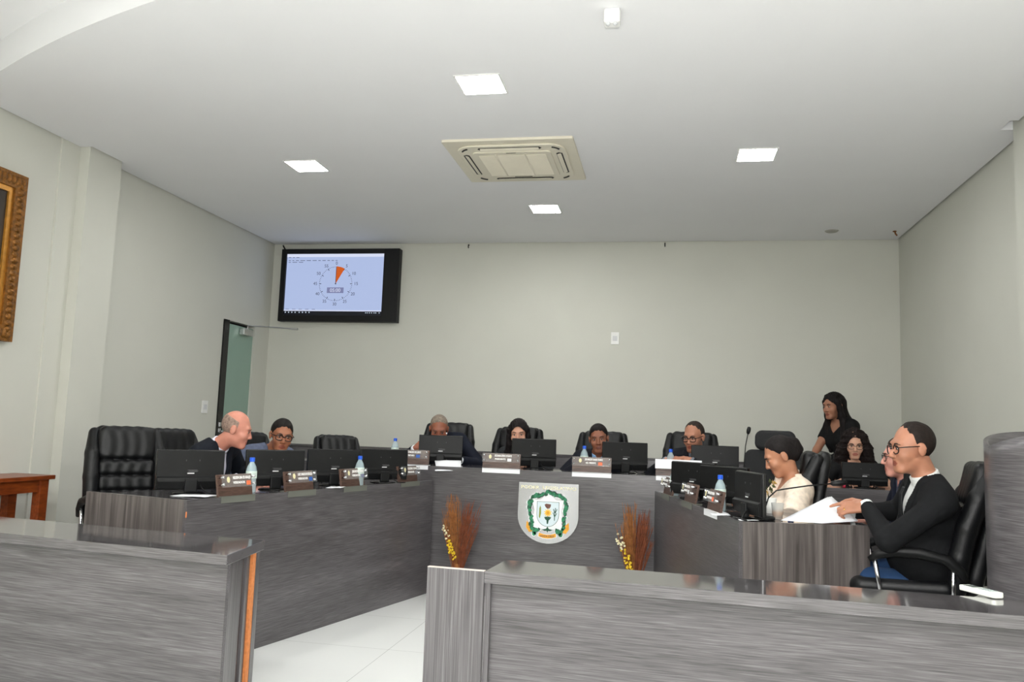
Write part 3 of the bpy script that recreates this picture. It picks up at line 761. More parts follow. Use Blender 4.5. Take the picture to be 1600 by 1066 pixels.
nameplate(onwing(LA, LU, LN, .37), -14, 'wooden name plate with an orange badge, nearest on the left desk wing', 'NELSON LIMA DE ARAUJO', 'VEREADOR', OR_, strip=SG)
nameplate(onwing(LA, LU, LN, .93), -14, 'wooden name plate second from the camera on the left desk wing', 'LUIZ CARLOS DE SOUZA', 'VEREADOR', BL_, strip=SG)
nameplate(onwing(LA, LU, LN, 1.50), -14, 'wooden name plate third from the camera on the left desk wing', 'JOSE BEZERRA FILHO', 'VEREADOR', (120, 124, 150), strip=SG)
nameplate(onwing(LA, LU, LN, 2.22), -14, 'small looking wooden name plate at the far end of the left desk wing', 'CICERO DIAS', 'VEREADOR', (130, 132, 140), strip=SG)
zc = 1.003
nameplate((-2.075, 6.545, zc), -90, 'wooden name plate with a blue badge before the grey haired man', 'FRANCISCO MACEDO DE QUEIROZ', '1o SECRETARIO', BL_, strip=SW, w=.31)
nameplate((-1.31, 6.545, zc), -90, 'wooden name plate before the woman at the centre desk, with a white badge', 'EDILZA MARIA ZEFERINO DOS SANTOS', 'PRESIDENTE', WH_, strip=SW, w=.31)
nameplate((-.58, 6.545, zc), -90, 'wooden name plate with an orange badge above the shield, right side', 'JOSE APARECIDO CARNEIRO DE BARROS', 'VICE - PRESIDENTE', OR_, strip=SW, w=.31)
nameplate((.065, 6.545, zc), -90, 'wooden name plate covered by a white sheet of paper', 'ANTONIO GOMES', '2o SECRETARIO', None, True, strip=SW, w=.29)
nameplate(onwing(RA, RU, RN, 1.72), 192.6, 'wooden name plate at the far end of the right desk wing', 'MARIA DO SOCORRO', 'VEREADORA', (235, 236, 238), strip=SG)
nameplate(onwing(RA, RU, RN, 1.08), 192.6, 'wooden name plate in the middle of the right desk wing', 'JOAO BATISTA', 'VEREADOR', (235, 236, 238), strip=SG)
nameplate(onwing(RA, RU, RN, .52), 192.6, 'wooden name plate with an orange badge, nearest on the right desk wing', 'ANA LUCIA PEREIRA', 'VEREADORA', OR_, strip=SW)

def make_bottle():
    t = thing('water_bottle', 'x', 'bottle')
    PL = pmat('clear_bottle', (196, 216, 222), .08, alpha=.5)
    MB().lathe([(.004, 0), (.030, 0), (.032, .008), (.031, .05), (.029, .07), (.031, .09), (.032, .13), (.026, .155), (.014, .178), (.012, .190)], 20).build('bottle_body', PL, t, True)
    MB().lathe([(.015, .184), (.0155, .186), (.0155, .206), (.013, .209), (.002, .209)], 16).build('bottle_cap', pmat('blue_cap', (34, 92, 214), .4), t)['label'] = 'blue screw cap'
    MB().lathe([(.0325, .085), (.0328, .088), (.0328, .126), (.0325, .128)], 20).build('bottle_label', pmat('bottle_wrap', (206, 222, 214), .5, noise=.2, scale=40), t)
    return t
BOT = make_bottle(); index_kids()
for i, (l, lb) in enumerate([((-2.46, 4.62, .89), 'blue capped water bottle behind the first name plate on the left wing'),
                             ((-2.13, 5.55, .89), 'blue capped water bottle in front of the third monitor of the left wing'),
                             ((-2.35, 6.95, 1.002), 'blue capped water bottle standing left of the grey haired man'),
                             ((-2.03, 6.23, .89), 'blue capped water bottle at the far end of the left wing'),
                             ((-.66, 6.75, 1.002), 'blue capped water bottle before the man in the light blue shirt'),
                             ((.035, 6.78, 1.002), 'blue capped water bottle before the man in dark glasses at the centre desk'),
                             ((.06, 6.08, .89), 'blue capped water bottle by the farthest name plate of the right wing'),
                             ((.315, 5.02, .89), 'large looking blue capped water bottle by the nearest name plate of the right wing')]):
    o = BOT if i == 0 else copy_tree(BOT)
    o.location = l; o['label'] = lb; o['group'] = 'blue capped water bottles on the desks'
# glass cup with tea, lying cap, papers
t = thing('tea_cup', 'clear plastic cup of amber tea beside the near edge-on monitor', 'cup', (.60, 4.72, .89))
MB().lathe([(.022, 0), (.026, .002), (.034, .085), (.0335, .085), (.025, .004), (.001, .004)], 20).build('cup_wall', pmat('cup_clear', (226, 226, 218), .1, alpha=.4), t, True)
MB().lathe([(.001, .004), (.0245, .004), (.029, .04), (.001, .04)], 18).build('tea', pmat('amber_tea', (206, 130, 22), .2), t, True)
tag(MB().lathe([(.001, .0), (.0155, 0), (.0155, .014), (.001, .016)], 16).build('bottle_cap', pmat('blue_cap', (34, 92, 214), .4), loc=(.66, 4.66, .89)), 'loose blue bottle cap lying by the tea cup', 'bottle cap')
t = thing('water_bottle', 'white capped cup standing against the cream blouse', 'cup', (.60, 5.02, .89))
t.name = 'white_cup'
MB().lathe([(.024, 0), (.027, .002), (.034, .09), (.033, .09), (.026, .004), (.001, .004)], 20).build('cup_wall', pmat('cup_white', (226, 226, 220), .4), t, True)
t['label'] = 'white plastic cup standing behind the tea cup'

def gooseneck(name, label, base, pts, mic_len=.05):
    t = thing(name, label, 'microphone', base)
    MB().lathe([(.001, 0), (.055, 0), (.055, .012), (.045, .02), (.001, .022)], 20).build('mic_base', BLACK, t, True)
    MB().tube([(0, 0, .02)]+pts, .0042, 6).build('gooseneck', BLACK, t, True)
    a, b = Vector(pts[-2]), Vector(pts[-1]); d = (b-a).normalized()
    MB().tube([b-d*.005, b+d*.005, b+d*mic_len*.5, b+d*mic_len*.9, b+d*mic_len], [.006, .014, .017, .014, .004], 10).build('mic_capsule', BLACK, t, True)
gooseneck('desk_microphone', 'thin upright gooseneck microphone standing above the right end of the centre desk', (.60, 6.72, 1.002), [(0, 0, .10), (.012, .0, .26), (.03, 0, .355)], .055)
gooseneck('desk_microphone', 'long gooseneck microphone bending right over the papers on the near right desk', (.52, 4.62, .892), [(.003, 0, .06), (.02, 0, .115), (.06, 0, .155), (.10, .0, .165), (.22, -.0, .188), (.34, -.0, .205)], .08)

def sheet(name, label, M, w=.21, h=.297, n=3, curl=.0, cat='papers'):
    t = thing(name, label, cat); t.matrix_world = M
    for k in range(n):
        V = []; F = []; NX, NY = 6, 8
        for j in range(NY+1):
            for i in range(NX+1):
                x = (i/NX-.5)*w; y = (j/NY-.5)*h
                V.append((x, y, .0012*k+curl*(y/h+.5)**2+.002*math.sin(5*x/w+k)))
        for j in range(NY):
            for i in range(NX): a = j*(NX+1)+i; F.append((a, a+1, a+NX+2, a+NX+1))
        o = mk('sheet', V, F, PAPER, t, True, rot=(0, 0, (k-1)*.05))
        md = o.modifiers.new('thick', 'SOLIDIFY'); md.thickness = .0006
    return t
sheet('paper_sheets', 'white sheets of paper lying beside the tall monitor at the centre desk', frame((-1.78, 6.66, 1.006), (1, .3, 0), (0, -.25, 1)))
sheet('paper_sheet', 'white paper edge lying under the monitor of the left wing before the empty chair', frame((-2.19, 5.28, .894), (1, .2, 0), (0, 0, 1)), .1, .15, 1)
sheet('paper_sheet', 'white paper under the monitor nearest to the camera on the left wing', frame((-2.58, 4.22, .894), (1, .1, 0), (0, 0, 1)), .21, .15, 1)
sheet('paper_sheet', 'white paper scrap under the near name plate of the right wing', frame((.30, 4.78, .893), (1, .1, 0), (0, 0, 1)), .1, .12, 1)
sheet('paper_sheet', 'white paper scrap under the near edge-on monitor', frame((.43, 4.54, .893), (1, .1, 0), (0, 0, 1)), .10, .06, 1)
t = thing('paper_sheets', 'white pages held under the hand of the near man on the right', 'papers', (.82, 4.68, .89))
for k in range(3):
    Lc, Tc, Rc, Mc = [Vector(p)-Vector((.82, 4.68, .89)) for p in ((.60+.012*k, 4.60+.02*k, .894+.003*k), (.885+.01*k, 4.86, 1.012+.002*k), (1.00, 4.66, .905+.002*k), (.80, 4.55, .894+.002*k))]
    V = []; F = []; NX, NY = 8, 6
    for b in range(NY+1):
        for a in range(NX+1):
            u, v = a/NX, b/NY; p = (Mc*(1-u)+Rc*u)*(1-v)+(Lc*(1-u)+Tc*u)*v; p.z += .012*math.sin(PI*u)*math.sin(PI*v); V.append(p)
    for b in range(NY):
        for a in range(NX): q = b*(NX+1)+a; F.append((q, q+1, q+NX+2, q+NX+1))
    o = mk('sheet', V, F, PAPER, t, True); md = o.modifiers.new('thick', 'SOLIDIFY'); md.thickness = .0006
t = thing('red_stamp', 'small red object on the clerk desk left of the monitor', 'stamp', (1.40, 7.00, .956))
MB().lathe([(.001, 0), (.013, 0), (.013, .02), (.008, .03), (.009, .05), (.001, .055)], 12).build('stamp_body', pmat('red_plastic', (178, 42, 66), .4), t, True)

# ---------------------------------------------------------------- chairs
def panel2(c, h, rc, re, tilt=0, k=.012):
    """rounded slab: h=(x,y,z) half sizes, rc corner radius in xz, re edge radius"""
    c = np.asarray(c, np.float32); ca, sa = math.cos(tilt), math.sin(tilt)
    def f(P):
        q = P-c; x = q[:, 0]; y = q[:, 1]*ca+q[:, 2]*sa; z = -q[:, 1]*sa+q[:, 2]*ca
        ax = np.abs(x)-(h[0]-rc); az = np.abs(z)-(h[2]-rc)
        d2 = np.hypot(np.maximum(ax, 0), np.maximum(az, 0))+np.minimum(np.maximum(ax, az), 0)-rc+re
        dy = np.abs(y)-h[1]+re
        return np.minimum(np.maximum(d2, dy), 0)+np.hypot(np.maximum(d2, 0), np.maximum(dy, 0))-re
    return (f, k)
def make_chair():
    t = thing('office_chair', 'x', 'chair')
    TL = math.radians(9)
    def wrinkle(f, amp, sc):
        return lambda P: f(P)+amp*fbm(P, sc, 3)
    shell = union([panel2((0, -.285, .80), (.245, .035, .335), .10, .03, TL, .01)])
    fb = union([panel2((0, -.235, 1.015), (.20, .05, .115), .05, .04, TL, .006), panel2((0, -.205, .855), (.195, .045, .052), .03, .03, TL, .006),
                panel2((0, -.192, .755), (.195, .045, .052), .03, .03, TL, .006), panel2((0, -.180, .655), (.195, .045, .052), .03, .03, TL, .006), panel2((0, -.17, .555), (.195, .045, .052), .03, .03, TL, .006)], shell)
    V, Q = nets(lambda P: fb(P)+.0022*np.sin(P[:, 0]*75+2*np.sin(P[:, 2]*14)), (-.3, -.42, .4), (.3, -.05, 1.2), .0085)
    fastmesh('backrest', V, Q, LEATHER, t)
    for s in (-1, 1):
        pts = [(s*.222, -.17, .50), (s*.235, -.165, .65), (s*.238, -.185, .80), (s*.232, -.225, .95), (s*.215, -.285, 1.08)]
        rr = [.042, .05, .052, .05, .04]
        fn = union([cap(a, b, r1, r2, .01) for a, b, r1, r2 in zip(pts[:-1], pts[1:], rr[:-1], rr[1:])])
        V, Q = nets(fn, (s*.22-.1, -.36, .42), (s*.22+.1, -.08, 1.15), .009)
        fastmesh('side_bolster', V, Q, LEATHER, t)
    fn = union([rbox((0, .04, .455), (.25, .26, .055), .05, k=.02), cap((-.225, -.12, .49), (-.225, .26, .48), .04, k=.012), cap((.225, -.12, .49), (.225, .26, .48), .04, k=.012), cap((-.2, .27, .47), (.2, .27, .47), .045, k=.02)])
    V, Q = nets(fn, (-.32, -.28, .36), (.32, .36, .56), .010)
    fastmesh('seat', V, Q, LEATHER, t)
    for s in (-1, 1):
        P = [(s*.292, -.205, .545), (s*.295, -.18, .595), (s*.297, -.12, .645), (s*.297, .0, .668), (s*.297, .10, .668), (s*.295, .18, .650), (s*.292, .225, .618)]
        o = MB().tube([Vector(p) for p in P], [.016, .024, .027, .028, .028, .025, .014], 10).build('armrest', BLACK, t, True)
        MB().tube([(s*.29, .20, .625), (s*.285, .18, .50), (s*.26, .17, .41), (s*.12, .12, .385)], .011, 8).build('arm_strut', CHROME, o, True)
        MB().tube([(s*.29, -.15, .60), (s*.285, -.15, .49), (s*.26, -.14, .41), (s*.12, -.08, .385)], .011, 8).build('arm_strut', CHROME, o, True)
    MB().tube([(0, 0, .08), (0, 0, .40)], .028, 12).box(-.12, .12, -.12, .16, .37, .405).build('gas_column', BLACK, t)
    for k in range(5):
        a = 2*PI*k/5+PI/2; d = Vector((math.cos(a), math.sin(a), 0))
        o = MB().tube([d*.02+Vector((0, 0, .115)), d*.15+Vector((0, 0, .10)), d*.30+Vector((0, 0, .07))], [.028, .022, .016], 8).build('leg', BLACK, t, True)
        q = d*.30
        MB().tube([(q.x-d.y*.022, q.y+d.x*.022, .028), (q.x+d.y*.022, q.y-d.x*.022, .028)], .028, 12).build('caster', BLACK, o, True)
    return t
CH = make_chair(); index_kids()
CHAIRS = []
def place_chair(first, x, y, z, az, label, s=1):
    o = CH if first else copy_tree(CH)
    o.location = (x, y, z); o.rotation_euler = (0, 0, math.radians(az-90)); o['label'] = label; o['group'] = 'black leather office chairs'; o.scale = ((.78 if s == .975 else .9)*s, s, s)
    return o
# (x, y of the seat centre), floor height, facing azimuth
for i, a in enumerate([(-3.42, 4.86, .12, -40, 'empty black padded leather chair nearest to the camera on the left', 1.0),
                       (-3.42, 5.52, .12, -20, 'black leather chair just behind the empty one, of the bald man', .99),
                       (-3.15, 6.05, .12, -30, 'black leather chair behind the man in the bluish grey jacket', .98),
                       (-2.60, 6.44, .12, -50, 'empty black leather chair in the left corner of the desks', .975),
                       (-2.03, 7.42, .24, -84, 'black leather chair of the grey haired man at the centre desk', 1.0),
                       (-1.38, 7.42, .24, -92, 'black leather chair of the woman at the centre desk', .98),
                       (-.575, 7.35, .24, -90, 'black leather chair of the man in the light blue shirt', .97),
                       (.20, 7.38, .24, -95, 'black leather chair of the man in dark glasses at the centre desk', .99),
                       (.67, 5.64, .12, 172, 'black leather chair behind the woman in the cream blouse', 1.0),
                       (1.275, 4.68, .12, 170, 'large black leather armchair of the near man on the right', 1.0),
                       (1.68, 5.50, .12, 176, 'black leather chair hidden behind the two men on the far right', .98),
                       (1.62, 7.66, .24, -92, 'black leather chair of the curly haired woman', .86)]):
    o = place_chair(i == 0, *a)
    if i == 9:                                           # the near man leans his chair back
        for ch in bpy.data.objects:
            if ch.parent == o and ch.name.split('.')[0] in ('backrest', 'side_bolster'):
                ch.matrix_local = Matrix.Translation((0, -.17, .47)) @ Matrix.Rotation(math.radians(6), 4, 'X') @ Matrix.Translation((0, .17, -.47))
# mesh task chair
def mesh_chair(x, y, z, az):
    t = thing('mesh_chair', 'black mesh task chair with a headrest behind the woman in cream', 'chair', (x, y, z), math.radians(az-90))
    MS = pmat('black_mesh', (24, 25, 27), .8, noise=.2, scale=120)
    V, Q = nets(union([panel2((0, -.25, .86), (.23, .016, .27), .06, .014, .1)]), (-.28, -.35, .55), (.28, -.15, 1.17), .010)
    fastmesh('backrest', V, Q, MS, t)
    V, Q = nets(union([panel2((0, -.27, 1.20), (.15, .028, .075), .055, .025, .12)]), (-.2, -.36, 1.08), (.2, -.18, 1.32), .009)
    fastmesh('headrest', V, Q, MS, t)
    MB().tube([(0, -.24, .42), (0, -.30, .6), (0, -.29, .95), (0, -.30, 1.2)], .02, 8).build('back_spine', BLACK, t, True)
    MB().box(-.23, .23, -.20, .26, .44, .50).build('seat', MS, t, bevel=.03)
    MB().tube([(0, 0, .08), (0, 0, .44)], .028, 12).build('gas_column', BLACK, t)
    for k in range(5):
        a = 2*PI*k/5; d = Vector((math.cos(a), math.sin(a), 0))
        o = MB().tube([d*.02+Vector((0, 0, .11)), d*.30+Vector((0, 0, .07))], [.026, .016], 8).build('leg', BLACK, t, True)
        MB().ball(tuple(d*.30+Vector((0, 0, .028))), .028).build('caster', BLACK, o, True)
mesh_chair(.71, 6.20, .11, -110)

# ---------------------------------------------------------------- people
def unit(v): v = np.asarray(v, float); return v/max(1e-9, np.linalg.norm(v))
def ik(S, Wp, pole, a, b):
    S, Wp = np.asarray(S, float), np.asarray(Wp, float); d = Wp-S; L = np.linalg.norm(d); mx = (a+b)*.985
    if L > mx: Wp = S+d/L*mx; L = mx; d = Wp-S
    x = (a*a-b*b+L*L)/(2*L); h = math.sqrt(max(0, a*a-x*x)); n = unit(d)
    p = np.asarray(pole, float); p = unit(p-n*(p@n)); return S+n*x+p*h, Wp
def hand_prims(Wp, d, n, side, curl, s, point=False):
    """Wp wrist, d finger direction, n back-of-hand normal, side = direction of the thumb"""
    d = unit(d); n = unit(np.asarray(n, float)-d*(np.asarray(n, float)@d)); a = np.cross(d, n)*side     # towards the thumb
    R = np.stack([a, d, n], 1).astype(np.float32)
    P = [cap(Wp-d*.01, Wp+d*.03, .025*s, .024*s, .015), rbox(Wp+d*.055*s, (.039*s, .045*s, .0135*s), .013*s, R, .012)]
    for i, (off, L) in enumerate(((.030, .070), (.010, .080), (-.010, .075), (-.029, .058))):
        c = curl if not (point and i == 0) else curl*.25
        if point and i > 0: c = curl*1.5
        p = Wp+d*.097*s+a*off*s; ang = c*.35
        dd = d*1.0
        for j, fr in enumerate((.45, .31, .24)):
            v = d*math.cos(ang)-n*math.sin(ang)+a*off*(1.2 if j == 0 else .4)
            q = p+unit(v)*L*fr*s; P.append(cap(p, q, (.0092-.0008*j)*s, (.0086-.0009*j)*s, .003 if j else .008)); p = q; ang += c*(.9 if j == 0 else .6)
    p = Wp+d*.028*s+a*.028*s; v1 = unit(d*.62+a*.75-n*.25); v2 = unit(d*.85+a*.30-n*.42)
    q = p+v1*.042*s; r = q+v2*.034*s; u = r+unit(d*.9-n*.4)*.024*s
    P += [cap(p, q, .0145*s, .011*s, .012), cap(q, r, .011*s, .0098*s, .004), cap(r, u, .0096*s, .008*s, .003)]
    return P
def eulerR(az, pitch, roll):
    """columns: right, forward, up for a head looking to azimuth az (deg), pitch down positive, roll to the right shoulder positive"""
    m = Euler((math.radians(-pitch), math.radians(roll), math.radians(az-90)), 'YXZ').to_matrix() if False else (Matrix.Rotation(math.radians(az-90), 3, 'Z') @ Matrix.Rotation(math.radians(-pitch), 3, 'X') @ Matrix.Rotation(math.radians(roll), 3, 'Y'))
    return np.array(m, dtype=np.float32)
def head_prims(c, R, s, fem=False, jaw=1.0):
    T = lambda x, y, z: c+R@np.array((x, y, z), np.float32)*s
    e = lambda p, r, k: ell(T(*p), np.array(r)*s, R, k*s)
    cc = lambda a, b, ra, rb, k: cap(T(*a), T(*b), ra*s, rb*s, k*s)
    w = .92 if fem else 1.0
    P = [e((0, -.013, .038), (.076, .092, .088), .01), e((0, .035, -.025), (.058*w*jaw, .060, .085), .03), e((0, .040, -.07), (.045*w*jaw, .048, .045), .025),
         cc((-.018*w, .072, -.100), (.018*w, .072, -.100), .019*w, .019*w, .02),
         cc((-.036, .078, .028), (.036, .078, .028), .012, .012, .02),
         e((-.040, .060, -.030), (.024, .028, .026), .02), e((.040, .060, -.030), (.024, .028, .026), .02)]
    for q in (-1, 1): P.append((ell(T(q*.031, .104, .004), np.array((.017, .016, .012))*s, R)[0], -.010*s))
    for q in (-1, 1): P.append(e((q*.031, .079, .004), (.0155, .0125, .0115), .004))
    P += [cc((0, .088, .012), (0, .105, -.024), .0075, .0105, .010), e((0, .107, -.032), (.0125, .0115, .0095), .006),
          e((-.0125, .100, -.035), (.0085, .010, .0075), .005), e((.0125, .100, -.035), (.0085, .010, .0075), .005),
          cc((-.019, .087, -.063), (.019, .087, -.063), .0062, .0062, .005), cc((-.016, .088, -.074), (.016, .088, -.074), .0072, .0072, .005)]
    P.append((cap(T(-.021, .099, -.0685), T(.021, .099, -.0685), .0024*s)[0], -.003*s))
    for q in (-1, 1):
        P += [e((q*.079, -.008, -.005), (.009, .020, .032), .008), cc((q*.083, -.016, .018), (q*.087, -.022, .0), .005, .005, .006)]
    return P
def meshin(name, prims, lo, hi, h, mat, parent, midfn=None, fn=None):
    f = fn or union(prims); V, Q = nets(f, lo, hi, h)
    mi = None
    if midfn is not None: mi = midfn(V[Q].mean(1))
    return fastmesh(name, V, Q, mat, parent, mi)
def person(label, hip, floor, head, az, look, s=1.0, skin=(176, 128, 104), top=('jacket', (22, 24, 30)), shirt=(235, 236, 240), tie=None,
           hair=('short', (30, 26, 24)), glasses=None, hands=None, legs=(40, 42, 48), fem=False, belly=0, h=.0055, point=None, stand=False, desk=None, brooch=False, brow=(30, 24, 22), jaw=1.0, lean=0, thigh=.43, gl=.0023, drop=.092):
    root = thing('person', label, 'person', (hip[0], hip[1], floor), math.radians(az-90))
    Rz = np.array(Matrix.Rotation(-math.radians(az-90), 3, 'Z'), dtype=float)
    loc = lambda p: Rz@(np.asarray(p, float)-np.array((hip[0], hip[1], floor)))
    Hd = loc(head); P0 = np.array((0, 0, hip[2]-floor))
    RH = eulerR(look[0]-(az-90), look[1], look[2] if len(look) > 2 else 0)
    Hd32 = Hd.astype(np.float32)
    base = Hd+RH@np.array((0, -.045, -.075))*s*.6+np.array((0, -.02-lean, -drop))*s
    N = base; U = unit(N-P0); Lt = np.linalg.norm(N-P0); X = unit(np.array((1, 0, 0))-U*U[0]); F = np.cross(U, X)
    sc = s; kz = Lt/.50
    T = lambda x, f, u: (P0+X*x*sc+F*f*sc+U*u*kz).astype(np.float32)
    RT = np.stack([X, F, U], 1).astype(np.float32)
    shw = (.150 if fem else .172)
    cw = .88 if fem else 1.0
    def torso(g, k=.04):
        P = [ell(T(0, 0, .02), np.array((.165, .125, .115))*sc+g, RT, k), ell(T(0, .012, .17), np.array((.142*cw, .105, .14))*sc+g, RT, k),
             ell(T(0, .0, .32), np.array((.158*cw, .112, .150))*sc+g, RT, k), cap(T(-shw*.78, -.012, .425), T(shw*.78, -.012, .425), .058*sc+g, k=k),
             cap(T(-.05, -.02, .47), T(-shw*.9, -.015, .44), .040*sc+g, .045*sc+g, k=k), cap(T(.05, -.02, .47), T(shw*.9, -.015, .44), .040*sc+g, .045*sc+g, k=k)]
        if belly: P.append(ell(T(0, .05, .14), np.array((.15, .13, .14))*sc*(1+belly)+g, RT, .05))
        if fem:
            for q in (-1, 1): P.append(ell(T(q*.065, .085, .30), np.array((.062, .055, .06))*sc+g, RT, .03))
        return P
    Sh = [T(-shw, -.01, .425), T(shw, -.01, .425)]
    arms = []
    dz = (desk-floor if desk else .77)
    for i, q in enumerate((-1, 1)):
        hd = (hands or [None, None])[i]
        if hd is None:
            Wt = np.array((q*.13, P0[1]+.36+.3*N[1], dz+.035)); dr = np.array((-q*.5, 1, -.02)); nn = np.array((0, 0, 1.)); cu = .45
        else:
            Wt = loc(hd[0]); dr = Rz@np.asarray(hd[1], float); nn = Rz@np.asarray(hd[2], float); cu = hd[3]
        E, Wt = ik(Sh[i], Wt, (q*.75, -.15, -.6), .285*sc, .255*sc)
        arms.append((Sh[i].astype(float), E, Wt, dr, nn, cu))
    kn = []
    for q in (-1, 1):
        hj = T(q*.09, 0, -.01).astype(float)
        if stand: k_ = np.array((q*.10, .02, P0[2]*.53)); a_ = np.array((q*.11, -.03, .08))
        else: k_ = np.array((q*.12, thigh*sc, P0[2]-.015)); a_ = np.array((q*.12, (thigh-.02)*sc, .08))
        kn.append((hj, k_, a_))
    # body: one continuous surface
    nk0 = T(0, -.012, .45); nk1 = (Hd+RH@np.array((0, -.020, -.055))*s).astype(np.float32)
    B = torso(0)
    B += [cap(nk0, nk1, (.050 if fem else .060)*s, (.046 if fem else .054)*s, .03)]
    for S_, E, Wt, dr, nn, cu in arms:
        B += [cap(S_, E, .046*sc, .037*sc, .03), cap(E, Wt, .037*sc, .026*sc, .015)]
    for hj, k_, a_ in kn:
        B += [cap(hj, k_, .078*sc, .055*sc, .03), cap(k_, a_, .052*sc, .036*sc, .02), cap(a_, a_+np.array((0, .02, -.04)), .036, .03, .02), cap(a_+np.array((0, -.03, -.05)), a_+np.array((0, .15, -.055)), .026, .024, .02)]
    B += head_prims(Hd32, RH, s, fem, jaw)
    for i, (S_, E, Wt, dr, nn, cu) in enumerate(arms):
        B += hand_prims(Wt, dr, nn, (1 if i == 0 else -1), cu, s, point == i)
    pts = np.array([Hd, P0, *[a[2] for a in arms], *[a[1] for a in arms], *[k[1] for k in kn], *[k[2] for k in kn]])
    lo = pts.min(0)-.22; hi = pts.max(0)+.24; lo[2] = max(lo[2], -.01)
    SK = pmat('skin_%d_%d' % (skin[0], skin[1]), skin, .48, noise=.07, scale=26, sss=.06); c2 = tuple(int(v*q) for v, q in zip(skin, (.80, .62, .62)))
    LP = pmat('lips_%d_%d' % (skin[0], skin[1]), c2, .4)
    def mid(C):
        q = (C-Hd)@RH/s
        return ((np.abs(q[:, 0]) < .0235) & (q[:, 1] > .078) & (q[:, 2] > -.0815) & (q[:, 2] < -.0565) & (np.abs(q[:, 0])/.0235+np.abs(q[:, 2]+.0685)/.016 < 1.25)).astype(int)
    # sparse evaluation keeps only the nearby primitives cheap
    meshin('body', B, lo, hi, h, [SK, LP], root, mid)
    # eyes and brows
    DKL = pmat('eye_dark', (24, 16, 12), .25); EW = pmat('eye_white', (205, 198, 190), .3); BR = pmat('hair_%d_%d' % (brow[0], brow[1]), brow, .8, noise=.3, scale=60)
    HM = Matrix.Identity(4)
    for i in range(3):
        for j in range(3): HM[i][j] = float(RH[i, j])*s
        HM[i][3] = float(Hd[i])
    for q in (-1, 1):
        e = MB().ball((q*.031, .0825, .003), (.0125, .0105, .0048), 12, 8, HM).build('eye', EW, root, True)
        MB().ball((q*.031, .0905, .002), (.0056, .0032, .0058), 10, 6, HM).build('iris', DKL, e, True)
        MB().tube([HM @ Vector(p) for p in ((q*.018, .0915, .008), (q*.026, .0945, .0115), (q*.036, .0935, .011), (q*.045, .087, .006))], .0016*s, 5).build('eyelid_line', DKL, e, True)
        MB().tube([HM @ Vector(p) for p in ((q*.014, .094, .020), (q*.026, .096, .0265), (q*.038, .092, .027), (q*.049, .080, .021))], [.0022*s, .0036*s, .0032*s, .0012*s], 6).build('eyebrow', BR, root, True)
    # clothing
    kind, ccol = top[0], top[1]
    cm = pmat('cloth_%d_%d_%d' % ccol, ccol, .82, noise=.16 if kind != 'pattern' else .6, scale=30 if kind != 'pattern' else 60, bump=.1, bscale=300, spec=.25)
    long_ = kind in ('jacket', 'pattern')
    gr = {'jacket': .020, 'pattern': .016, 'tee': .012, 'blouse': .026}[kind]
    J = torso(gr, .045); JA = []
    se = 1.0 if long_ else (.78 if kind == 'blouse' else .55)
    for S_, E, Wt, dr, nn, cu in arms:
        if long_: JA += [cap(S_, E, .060*sc, .053*sc, .02), capcut(E, Wt-(Wt-E)*.03, .053*sc, .039*sc, .015)]
        else: JA += [capcut(S_, S_+(E-S_)*se, .058*sc+(.008 if kind == 'blouse' else 0), .054*sc+(.026 if kind == 'blouse' else 0), .02)]
    if not stand:
        for hj, k_, a_ in kn: J.append(cap(hj, hj+(k_-hj)*.22, .095*sc, .088*sc, .05))
    fja = union(JA)
    Uv, Xv, Fv = U.astype(np.float32), X.astype(np.float32), F.astype(np.float32); P32 = P0.astype(np.float32)
    fj = union(J)
    vtop = {'jacket': .054, 'pattern': .05, 'tee': .075, 'blouse': .085}[kind]; vbot = {'jacket': .16, 'pattern': .26, 'tee': .40, 'blouse': .36}[kind]
    amp = {'jacket': .0062, 'pattern': .004, 'tee': .004, 'blouse': .0065}[kind]
    seed = int(abs(hip[0])*100)
    def jacket(P):
        d = fj(P); q = P-P32; x = q@Xv; f = q@Fv; u = q@Uv/kz
        d = d+amp*fbm(P, 11, seed)
        w = vtop*sc*np.clip((u-vbot)/(.47-vbot), -.3, 1.3)
        if kind in ('jacket', 'pattern'):
            lap = (np.abs(x) < w+.042*sc) & (f > 0) & (u > vbot)
            d = d-.005*lap
        wedge = np.maximum(np.maximum(np.abs(x)-w, -f), f-.20*sc)
        d = np.maximum(d, -wedge)
        neck = np.linalg.norm(q-np.clip((q@Uv), .36*kz, 1)[:, None]*Uv+Fv*.012, axis=1)-(.066 if kind != 'blouse' else .085)*s    # neck hole
        neck = np.maximum(neck, (.455-u)*kz)
        return smin(np.maximum(d, -neck), fja(P)+amp*fbm(P, 11, seed), .022)
    JP = np.array([a[1] for a in arms]+[a[2] for a in arms]+[a[0] for a in arms]+[P0, N]); lo2 = JP.min(0)-.2; hi2 = JP.max(0)+.2
    cl = meshin({'jacket': 'jacket', 'pattern': 'jacket', 'tee': 'blouse', 'blouse': 'blouse'}[kind], None, lo2, hi2, h, cm, root, fn=jacket)
    if long_ and shirt:
        sm = pmat('shirt_%d_%d_%d' % shirt, shirt, .75, noise=.03, bump=.05, bscale=300)
        S1 = [p for p in torso(.007, .04)]
        neckax = unit(nk1-nk0)
        S1 += [capcut(nk0-neckax*.03, nk0+neckax*.060*s, .072*s, .0665*s, .012)]
        for S_, E, Wt, dr, nn, cu in arms: S1 += [cap(S_, E, .050*sc, .044*sc, .02), capcut(E, Wt+(Wt-E)*.05, .044*sc, .0345*sc, .008)]
        fs = union(S1)
        def shirtf(P):
            d = fs(P); q = P-P32; x = q@Xv; f = q@Fv; u = q@Uv/kz
            gap = np.maximum(np.abs(x)-np.clip((u-.455)*.5, 0, .03), -f)     # open collar front
            return np.maximum(d, -gap) if not tie else d
        meshin('shirt', None, lo2, hi2, h, sm, root, fn=shirtf)
